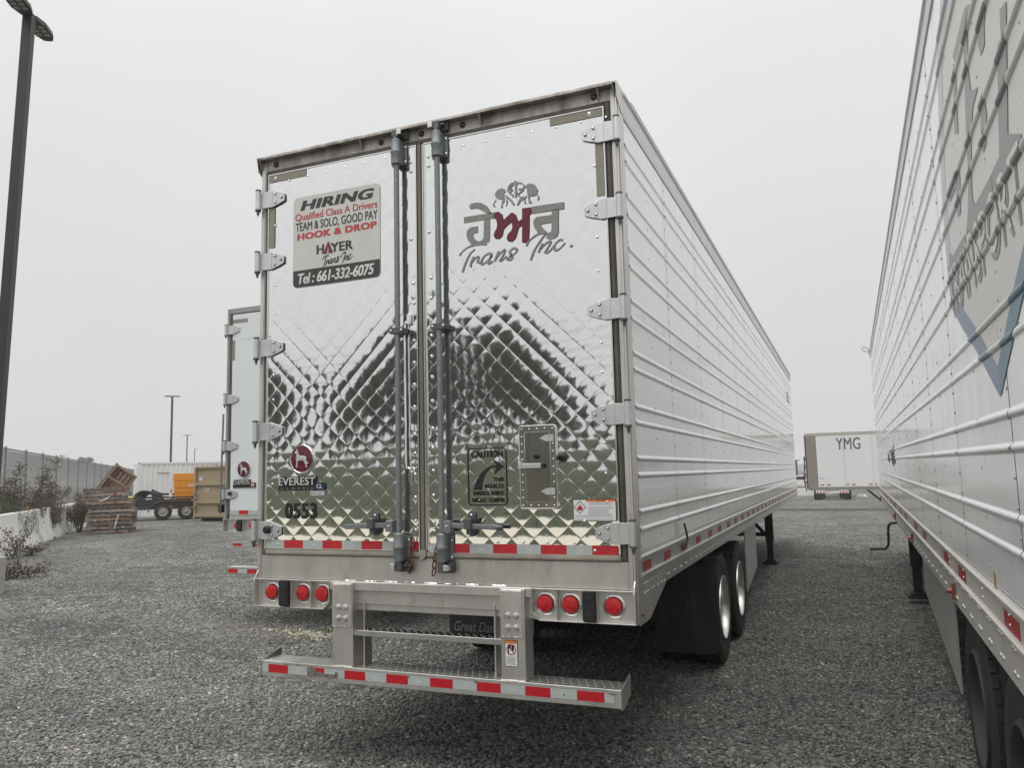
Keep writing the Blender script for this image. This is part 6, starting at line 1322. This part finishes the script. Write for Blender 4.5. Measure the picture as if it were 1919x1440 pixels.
# ================================================================== LIGHT POLES
M_POLE = mat('bronze_pole', (.040,.037,.040), .45, .3, var=.1, vs=3)
M_LED = mat('led_lens', (.30,.27,.22), .3, 0, var=.2, vs=20)
def pole_head(o, z, ang, M_=M_POLE):
    ca, sa = math.cos(ang), math.sin(ang)
    def L3(x, y, zz): return (x*ca-y*sa, x*sa+y*ca, z+zz)
    P = [(.07,-.10),(.30,-.17),(.62,-.16),(.78,-.09),(.80,0),(.78,.09),(.62,.16),(.30,.17),(.07,.10)]
    mb = MB(); n = len(P); mb.add([L3(x, y, -.02) for x, y in P]+[L3(.07+(x-.07)*.96, y*.9, .08 if x < .7 else .02) for x, y in P], [tuple(range(n)), tuple(range(2*n-1, n-1, -1))]+[(i, (i+1) % n, n+(i+1) % n, n+i) for i in range(n)])
    h = obj('lamp_head', mb, M_, o, bevel=.012, ang=50)
    ld = MB()
    for ix in range(3):
        for iy in range(2): x, y = .30+.13*ix, -.07+.14*iy; ld.add([L3(x-.045, y-.05, -.0225), L3(x+.045, y-.05, -.0225), L3(x+.045, y+.05, -.0225), L3(x-.045, y+.05, -.0225)], [(0,1,2,3)])
    obj('led_array', ld, M_LED, h, fix=False, kind='stuff'); return h
def light_pole(label, x, y, h, rz, heads, w_=.15, group=None):
    o = thing('light_pole', label, 'light pole', (x, y, 0), rz, group); hw_ = w_/2
    obj('pole_shaft', MB().box(-hw_, hw_, -hw_, hw_, .55, h), M_POLE, o, bevel=.012); obj('pole_base', MB().cyl((0,0,0), (0,0,.6), .28, 24), mat('pole_concrete', (.42,.41,.39), .8, 0, var=.1, bump=.003), o)
    for a in heads: pole_head(o, h-.06, a)
    return o
NLP = light_pole('tall dark light pole with two lamp heads above the near fence', -11.10, 4.76, 10.48, R(28), (R(91.5), R(271.5)), w_=.165)
NLP.rotation_euler = (Matrix.Rotation(R(1.3), 3, Vector((-.83, .56, 0))) @ Euler((0, 0, R(28))).to_matrix()).to_euler()     # the pole stands slightly out of plumb
for u, v, lab in ((323, 742, 'tallest looking dark light pole rising directly behind the container'), (351, 815, 'smaller double-headed light pole beyond the container'), (365, 841, 'faintest, single-headed light pole beyond the container')):
    p_ = at_z(u, v, 10.5); light_pole(lab, p_.x, p_.y, 10.5, EA, (0, math.pi) if u != 365 else (0,), w_=.2, group='light poles beyond the container')

# ================================================================== RIGHT BACKGROUND beyond the step in the yard
ZL = -.5
Y0 = thing('dry_van_trailer', 'white dry-van semi-trailer with YMG lettering across the far yard', 'trailer', (0, 0, ZL))
yl = 37.0; xl = at_y(1507, 850, yl).x; zt = at_y(1507, 812, yl).z-ZL; zb = at_y(1530, 917, yl).z-ZL; LV = 13.6
Y0.location = (xl, yl, ZL); Y0.rotation_euler = (0, 0, R(2.0))
M_VAN = mat('van_white_panel', (.78,.79,.785), .4, 0, var=.04, vs=1.2, dirt=.66, dcol=(.48,.47,.45), ds=.8, stretch=(1,1,.4)); M_VANP = mat('van_post', (.30,.275,.24), .5, .4, var=.12)
obj('van_body', MB().box(.04, LV, .012, 2.58, zb+.02, zt-.03), M_SEAM, Y0)
x0_ = .56
for k_ in range(11):
    obj('side_panel', MB().box(x0_, x0_+1.19, .0, .010, zb+.10, zt-.14), M_VAN, Y0, bevel=.002)
    obj('seam_post', MB().box(x0_+1.195, x0_+1.255, -.010, .011, zb+.10, zt-.14), M_VAN, Y0); x0_ += 1.26
    if x0_ > LV-1.3: break
obj('corner_panel', MB().box(.10, .545, -.006, .010, zb+.05, zt-.14), M_VANP, Y0); obj('corner_panel', MB().box(.0, .095, .02, 2.57, zb+.05, zt-.06), M_VAN, Y0, bevel=.02)
obj('top_rail', MB().box(.10, LV, -.016, .012, zt-.138, zt), mat('van_top_rail', (.50,.47,.42), .5, .3), Y0); obj('roof', MB().box(.02, LV, .02, 2.57, zt-.028, zt+.01), M_VAN, Y0, bevel=.03)
obj('corner_cap', MB().cyl((.06, -.004, zt-.05), (.06, 2.58, zt-.05), .07, 16), M_VAN, Y0)
obj('bottom_rail', MB().box(.10, LV, -.014, .012, zb-.06, zb+.098), mat('van_bottom_rail', (.30,.28,.25), .5, .4), Y0)
for u in (1529, 1541, 1553, 1588, 1600, 1632, 1641): x = at_y(u, 907, yl).x-xl; obj('reflective_tape', MB().box(x-.08, x+.08, -.0045, -.0002, zb+.17, zb+.225), M_REDSIDE, Y0)
t = MB(); a = at_y(1567, 843, yl); b = at_y(1611.5, 819, yl); text_fit(t, 'YMG', a.x-xl, b.x-xl, a.z-ZL, b.z-ZL, -.004, .03, 0, 1.0); obj('lettering', t, mat('dark_grey_print', (.13,.13,.13), .5), Y0)
obj('blue_label', MB().box(.62, .86, -.003, -.0002, zb+.50, zb+.53), mat('pale_blue_label', (.25,.34,.42), .5), Y0)
hz = MB()
for z in (zb+.35, zb+.7, zb+1.1, zb+1.5): hz.box(-.03, .02, -.03, .10, z-.06, z+.06)
hz.tube(catmull([(-.02,.05,zb+1.6),(-.03,.05,zb+1.0),(-.08,.05,zb+.5),(.02,.05,zb-.1)], 4), .03, 6); obj('hinge_column', hz, M_DARK, Y0)
for ya in (9.6, 10.85):
    w_ = MB().lathe([(.28,0),(.36,.005),(.47,-.01),(.50,-.05),(.505,-.13),(.50,-.21),(.47,-.25),(.28,-.26)], (ya, .03, .505), (0,-1,0), 28); ty = obj('tyre', w_, M_TYRE, Y0); obj('rim', MB().lathe([(.285,0),(.27,-.02),(.25,-.12),(.12,-.13),(.1,-.05),(.0001,-.04)], (ya, .03, .505), (0,-1,0), 24), M_RIM, ty)
for sx in (.35, 2.2): obj('landing_leg', MB().box(3.6, 3.74, sx-.07, sx+.07, .05, zb-.02).box(3.55, 3.79, sx-.12, sx+.12, 0, .05), M_DARK, Y0); obj('leg_strut', MB().beam((3.67, sx, .3), (2.7, sx, zb), .05, .05), M_DARK, Y0)

# white truck chassis parked tail-on, seen under the van
TK = thing('tractor_truck', 'white truck parked tail-on beneath the YMG trailer line', 'truck', (0,0,0)); ty_ = 55.0
cA = at_y(1529, 925, ty_); cB = at_y(1591, 925, ty_); TK.location = ((cA.x+cB.x)/2, ty_, ZL); HWT = (cB.x-cA.x)/2
M_TKW = mat('truck_white', (.78,.78,.77), .3, 0, var=.03, coat=.3)
for sx in (-1, 1):
    a, b = sorted((sx*HWT, sx*(HWT-.62))); lp = obj('lamp_panel', MB().box(a, b, 0, .05, .46, .62).box(a+.02, b-.02, -.004, .08, .62, .90), M_TKW, TK, bevel=.01)
    for k_ in range(3): x = sx*(HWT-.14-.19*k_); obj('tail_lamp', MB().lathe([(.06,0),(.05,.02),(.0001,.025)], (x, -.002, .54), (0,-1,0), 14), M_LENS, lp)
    obj('mud_flap', MB().box(a, b, .06, .08, .1, .455), M_BLACK, TK)
    for ya in (1.1, 2.4):
        w_ = MB().lathe([(.28,0),(.47,-.01),(.50,-.05),(.50,-.5),(.47,-.54),(.28,-.55)], (sx*1.22, ya, .505), (sx,0,0), 24); ty = obj('tyre', w_, M_TYRE, TK); obj('rim', MB().lathe([(.285,0),(.26,-.1),(.1,-.12),(.0001,-.05)], (sx*1.22, ya, .505), (sx,0,0), 20), M_RIM, ty)
obj('chassis_rail', MB().box(-.45, -.35, .2, 6.5, .72, .98).box(.35, .45, .2, 6.5, .72, .98), M_TKW, TK); obj('rear_beam', MB().xz([(-.50,.62),(-.2,.44),(.2,.50),(.50,.50),(.50,.62),(.2,.62),(-.18,.56)], .05, .12), M_TKW, TK)
obj('fifth_wheel', MB().box(-.45, .45, 1.3, 2.2, .99, 1.08), M_DARK, TK); obj('cab', MB().box(-1.2, 1.2, 4.2, 6.6, .9, 3.4).box(-1.2, 1.2, 6.6, 8.0, .9, 1.9), M_TKW, TK, bevel=.12)
# low white barriers along the yard end
for k_, (u0, u1, lab) in enumerate(((1440, 1531, 'long low white barrier closing the far yard end'), (1556, 1580, 'short white barrier block seen between the truck flaps'), (1606, 1624, 'short white barrier block beyond the truck wheels'))):
    a = at_z(u0, 929.5 if k_ == 0 else 931.5, ZL); b = at_z(u1, 929.5 if k_ == 0 else 931.5, ZL); ln_ = (b-a).length
    o = thing('yard_barrier', lab, 'barrier', a, math.atan2(b.y-a.y, b.x-a.x), 'low white barriers at the far yard end'); hh = .58 if k_ == 0 else .20
    obj('concrete_body', MB().prism([(0,0),(ln_,0),(ln_-(.12 if k_ else .3),hh),((.12 if k_ else .0),hh)], (0,-.2,0), (1,0,0), (0,0,1), (0,1,0), .4), M_CONC, o, bevel=.02)
# parked pale pick-up and a pole far behind
PK = thing('parked_car', 'small white car parked far behind the YMG trailer', 'car', at_z(1501, 917, ZL-.0), R(4)); PK.location.z = ZL
pv = [(-2.2,.35),(-2.25,.75),(-2.0,.95),(-1.1,1.0),(-.6,1.42),(.8,1.45),(1.4,1.0),(2.1,.92),(2.25,.6),(2.2,.35)]
obj('car_body', MB().xz(pv, -.8, .8), M_TKW, PK, bevel=.06); obj('side_window', MB().xz([(-.95,1.02),(-.52,1.36),(.75,1.38),(1.15,1.02)], -.812, -.802), mat('dark_glass', (.02,.025,.03), .1, 0), PK)
for x in (-1.4, 1.35): obj('tyre', MB().cyl((x, -.83, .34), (x, -.62, .34), .34, 20), M_TYRE, PK); obj('tyre', MB().cyl((x, .62, .34), (x, .83, .34), .34, 20), M_TYRE, PK)
pp = at_z(1494, 917, ZL); UP = thing('utility_pole', 'thin distant utility pole with a crossarm beside the quilted trailer nose', 'pole', (at_y(1494, 900, 120).x, 120, ZL))
obj('pole_shaft', MB().cyl((0,0,0), (0,0,3.4), .16, 8), M_POLE, UP); obj('crossarm', MB().box(-.5, .5, -.08, .08, 3.3, 3.42), M_POLE, UP)

# ================================================================== TREES
M_BARK = mat('bark', (.11,.085,.065), .9, 0, var=.3, vs=4, bump=.01, bs=12)
M_LEAF = [mat('foliage_dark', (.060,.078,.042), .6, 0, var=.45, vs=1.3), mat('foliage_mid', (.078,.098,.050), .6, 0, var=.45, vs=1.3), mat('foliage_grey', (.095,.11,.075), .6, 0, var=.4, vs=1.3)]
def make_tree(seed, h, spread, trunk_h, nclump, leaves, ls, lm):
    """tapered trunk with limbs; leaf-sized faces in clumps round the limb ends so that sky shows between them"""
    rg = np.random.default_rng(seed); py = random.Random(seed); tr = MB(); tips = []
    P = [Vector((0,0,0))]
    for i in range(1, 7): P.append(Vector((py.gauss(0,.06)*i, py.gauss(0,.06)*i, h*.72*i/6)))
    tr.tube(P, [h*.026*(1-.75*i/6)+.02 for i in range(7)], 8)
    for k_ in range(nclump):
        t = py.uniform(trunk_h, .98); i = min(5, int(t*6)); base = P[i].lerp(P[i+1], t*6-i) if i < 6 else P[6]
        a = py.uniform(0, 6.28); rr_ = spread*py.uniform(.25, 1.0)*(1.15-.55*t)*(.55+.45*math.sin(min(1, (t-trunk_h)/(1-trunk_h)+.25)*math.pi*.75)); tip = base+Vector((math.cos(a)*rr_, math.sin(a)*rr_, h*py.uniform(.08, .26)))
        mid = base.lerp(tip, .5)+Vector((0,0,-.03*h)); tr.tube([base, mid, tip], [h*.008, h*.005, h*.002], 5); tips.append((tip, py.uniform(.7, 1.25)))
        if py.random() < .6: tips.append((mid, py.uniform(.5, .8)))
    C = np.array([list(t_) for t_, _ in tips]); S = np.array([s for _, s in tips]); n = leaves; idx = rg.integers(0, len(C), n)
    u = rg.normal(size=(n, 3)); u /= np.linalg.norm(u, axis=1, keepdims=True); rad = (rg.uniform(0, 1, n)**.45)[:, None]
    p = C[idx]+u*rad*(S[idx][:, None]*h*.085)*np.array([1.1, 1.1, .85])
    a = rg.normal(size=(n, 3)); a /= np.linalg.norm(a, axis=1, keepdims=True); b = np.cross(a, rg.normal(size=(n, 3))); b /= np.linalg.norm(b, axis=1, keepdims=True)
    k_ = (ls*rg.uniform(.6, 1.4, n))[:, None]; V = np.stack([p-a*k_, p+b*k_*.45, p+a*k_, p-b*k_*.45], 1).reshape(-1, 3)
    me = bpy.data.meshes.new('crown'); me.vertices.add(4*n); me.vertices.foreach_set('co', V.astype(np.float32).ravel()); me.loops.add(4*n); me.loops.foreach_set('vertex_index', np.arange(4*n, dtype=np.int32)); me.polygons.add(n); me.polygons.foreach_set('loop_start', np.arange(0, 4*n, 4, dtype=np.int32)); me.update(); me.materials.append(lm)
    tm = tr.mesh('trunk'); finish(tm, M_BARK, None, 60); return tm, me
KINDS = [make_tree(61, 12, 3.6, .22, 46, 26000, .13, M_LEAF[0]), make_tree(62, 13.5, 3.0, .18, 50, 26000, .13, M_LEAF[1]), make_tree(63, 9, 3.4, .12, 40, 20000, .12, M_LEAF[2])]
def tree(label, x, y, z, kind, s, rz, group=None):
    o = thing('tree', label, 'tree', (x, y, z), rz, group); o.scale = (s, s, s); link('trunk', KINDS[kind][0], o); link('crown', KINDS[kind][1], o); return o
# ---- behind the camera: pale dirt road, grass bank, trees and wires that the steel doors mirror
def sheet(name, poly_x, y0s, y1s, z, m_):
    mb = MB(); n = len(poly_x); mb.add([(x, y, z) for x, y in zip(poly_x, y0s)]+[(x, y, z) for x, y in zip(poly_x, y1s)], [(i, i+1, n+i+1, n+i) for i in range(n-1)]); return obj(name, mb, m_, kind='structure')
rg = random.Random(71); px_ = [-120+6*i for i in range(34)]
M_DIRT = mat('pale_dirt_road', (.56,.51,.42), .9, 0, var=.14, vs=.8, dirt=.66, dcol=(.36,.32,.25), ds=.5, bump=.01, bs=9)
sheet('dirt_road', px_, [-18.0+rg.uniform(-.5,.5) for _ in px_], [-9.6+rg.uniform(-.4,.4) for _ in px_], .006, M_DIRT)
M_GRASS = mat('rough_grass_bank', (.036,.045,.016), .9, 0, var=.4, vs=.7, dirt=.56, dcol=(.055,.046,.032), ds=.35, bump=.08, bs=5)
xs_ = np.linspace(-130, 90, 60); ys_ = np.array([-18.3, -20, -24, -29, -33, -37, -41, -46, -60, -120]); hs_ = np.array([-.02, .10, .45, 1.1, 1.9, 2.6, 3.0, 3.15, 3.1, 2.6])
bk = MB(); rn = np.random.default_rng(3); V = []
for j, (yy, hh) in enumerate(zip(ys_, hs_)):
    for i, xx in enumerate(xs_): V.append((xx, yy+(rn.normal(0, .25) if j == 0 else 0), hh+(rn.normal(0, .10) if 0 < j < 9 else 0)))
n = len(xs_); bk.add(V, [(j*n+i, j*n+i+1, (j+1)*n+i+1, (j+1)*n+i) for j in range(len(ys_)-1) for i in range(n-1)]); obj('grass_bank', bk, M_GRASS, kind='structure', fix=False, ang=80)
gt_ = MB(); rg = random.Random(72); GRN = 9000
for _ in range(GRN):
    x = rg.uniform(-75, 20); y = -18.8-rg.random()**.8*27; z = float(np.interp(-y, -ys_, hs_)); h_ = rg.uniform(.18,.55); a = rg.uniform(0, 6.28); dx, dy = math.cos(a)*.05, math.sin(a)*.05; lx, ly_ = rg.gauss(0,.12), rg.gauss(0,.12)
    gt_.add([(x-dx, y-dy, z-.05), (x+dx, y+dy, z-.05), (x+lx, y+ly_, z+h_)], [(0,1,2)])
obj('bank_grass', gt_, mat('grass_blade', (.046,.062,.018), .8, 0, var=.5, vs=.4), kind='stuff', fix=False)
TL = [(-50,-51,0,.86,.2,'dark crowned tree two places outside the gap in the row'), (-46,-52,1,.88,1.1,'slender tree next but one to the gap, mirrored by hinges'), (-42.6,-50,0,.80,2.0,'dark tree at the gap edge, mirrored by the door hinges'), (-35.2,-51,1,.52,.7,'smallest slender tree beside the gap in the mirrored row'), (-32.6,-50,0,.72,3.1,'middling dark tree behind the smallest slender tree'), (-29.6,-51,0,.95,4.2,'dark tree mirrored behind the left lock rod'), (-27.2,-50,1,.90,5.0,'leafy tree mirrored beside the right lock rod'), (-24.4,-51,2,.58,2.6,'short grey-green tree in the dip of the right door'), (-21.8,-51,0,1.02,1.9,'highest dark tree mirrored in the right door'), (-18.9,-50,1,.74,2.8,'feathery tree sloping down beside the highest mirrored tree'), (-16.6,-51,2,.72,.4,'grey-green tree falling away in the right door'), (-56,-53,2,1.0,2.2,'grey-green bushy tree at the outer end of the bank row'), (-12,-54,2,.5,1.4,'lowest grey-green tree at the end behind the trailers')]
for (x, y, kd, s, rz, lab) in TL: tree(lab, x, y, 3.0, kd, s, rz, 'trees on the grass bank')
M_POLEW = mat('pole_timber', (.13,.10,.08), .9, 0, var=.2)
PX = (-92, -38.5, -2, 45)
for i, x in enumerate(PX):
    o = thing('power_pole', ('timber power pole on the grass bank at the far end', 'timber power pole standing in the mirrored tree gap', 'timber power pole on the bank behind the tall trailer', 'timber power pole at the road side beyond the trailers')[i], 'power pole', (x, -33, 1.85)); obj('pole_shaft', MB().cyl((0,0,-.1), (0,0,7.6), .15, 10, .10), M_POLEW, o); obj('crossarm', MB().box(-.06, .06, -1.2, 1.2, 7.0, 7.14), M_POLEW, o)
    for yy in (-1.1, 0, 1.1): obj('insulator', MB().cyl((0,yy,7.14), (0,yy,7.30), .05, 8), M_WHITE, o)
for k_, (dy, dz, lab) in enumerate(((-1.1, 7.3, 'upper power wire along the grass bank, far side'), (0, 7.3, 'middle power wire along the grass bank'), (1.1, 7.3, 'upper power wire along the grass bank, road side'), (.15, 5.6, 'low telephone wire strung along the grass bank'))):
    mb = MB()
    for a, b in zip(PX[:-1], PX[1:]): mb.tube([(a+(b-a)*i/16, -33+dy, 1.85+dz-1.1*4*(i/16)*(1-i/16)) for i in range(17)], .016 if k_ < 3 else .03, 4, caps=False)
    tag(obj('power_wire', mb, M_BLACK, fix=False), lab, 'wire')
# ---- hazy scrub trees far behind the slatted fence
rg = random.Random(77)
far = [(4, 70, .55), (22, 85, .5), (44, 75, .55), (66, 95, .6), (88, 80, .5), (108, 110, .65), (130, 95, .55), (163, 210, 1.0), (150, 100, .55), (176, 115, .6), (196, 130, .6), (215, 120, .5), (232, 140, .55)]
names_ = ['first', 'second', 'third', 'fourth', 'fifth', 'sixth', 'seventh']
for i, (u, dist, s) in enumerate(far):
    d = ray(u, 860); d = Vector((d.x, d.y, 0)).normalized(); p_ = CAM_POS+d*dist
    lab = 'hazy round tree rising above the slatted fence top' if u == 163 else 'low hazy scrub tree seen through the slatted fence'
    tree(lab, p_.x, p_.y, -.2, 2, s*.62 if u != 163 else s*1.0, rg.uniform(0, 6), 'scrub trees behind the fence')
# far pale hills on the right horizon
hl = MB(); rn = np.random.default_rng(9); xs_ = np.linspace(-500, 500, 60); V = [(x, 700, -2) for x in xs_]+[(x, 720+rn.normal(0,4), 7+3*math.sin(x*.02)+rn.normal(0,.8)) for x in xs_]+[(x, 800, -2) for x in xs_]; n = 60
hl.add(V, [(j*n+i, j*n+i+1, (j+1)*n+i+1, (j+1)*n+i) for j in range(2) for i in range(n-1)]); obj('hills', hl, mat('far_scrub', (.11,.12,.10), .9, 0, var=.2, vs=.02), kind='structure')

# ================================================================== small weeds by the bumper
for i, (u, v, n_) in enumerate(((610, 1186, 34), (572, 1198, 18), (652, 1180, 16), (700, 1190, 8))):
    c = at_z(u, v); rg = random.Random(80+i); mb = MB()
    for _ in range(n_):
        a = rg.uniform(0, 6.28); b0 = Vector((rg.gauss(0,.05), rg.gauss(0,.03), 0)); h_ = rg.uniform(.03,.08); d = Vector((math.cos(a), math.sin(a), 0)); s_ = Vector((-d.y, d.x, 0))*.004; mb.add([b0-s_, b0+s_, b0+d*h_*.5+s_*.6+Vector((0,0,h_*.7)), b0+d*h_*.8+Vector((0,0,h_)), b0+d*h_*.5-s_*.6+Vector((0,0,h_*.7))], [(0,1,2,3,4)])
    o = thing('weed_tuft', ('small green weed tuft among pale stones, the fullest one', 'low green weed tuft on the dark side of the pale stones', 'yellowish weed tuft between pale stones and bumper post', 'tiny weed sprig seen between the bumper posts')[i], 'weed', c); obj('blade', mb, mat('weed_green', (.13,.17,.035), .7, 0, var=.4, vs=8), o, fix=False, kind='stuff')

# ================================================================== the damp air that pales everything far off
hz_ = MB().box(-690, 690, -490, 890, -3.2, 17.5); hv = bpy.data.materials.new('damp_air'); hv.use_nodes = True; t_ = hv.node_tree
for n_ in list(t_.nodes):
    if n_.type != 'OUTPUT_MATERIAL': t_.nodes.remove(n_)
pv_ = t_.nodes.new('ShaderNodeVolumePrincipled'); pv_.inputs['Color'].default_value = (.98,.985,.99,1); pv_.inputs['Density'].default_value = .0011; pv_.inputs['Anisotropy'].default_value = .2
t_.links.new(pv_.outputs[0], [n_ for n_ in t_.nodes if n_.type == 'OUTPUT_MATERIAL'][0].inputs['Volume'])
hob = obj('haze', hz_, hv, kind='stuff')
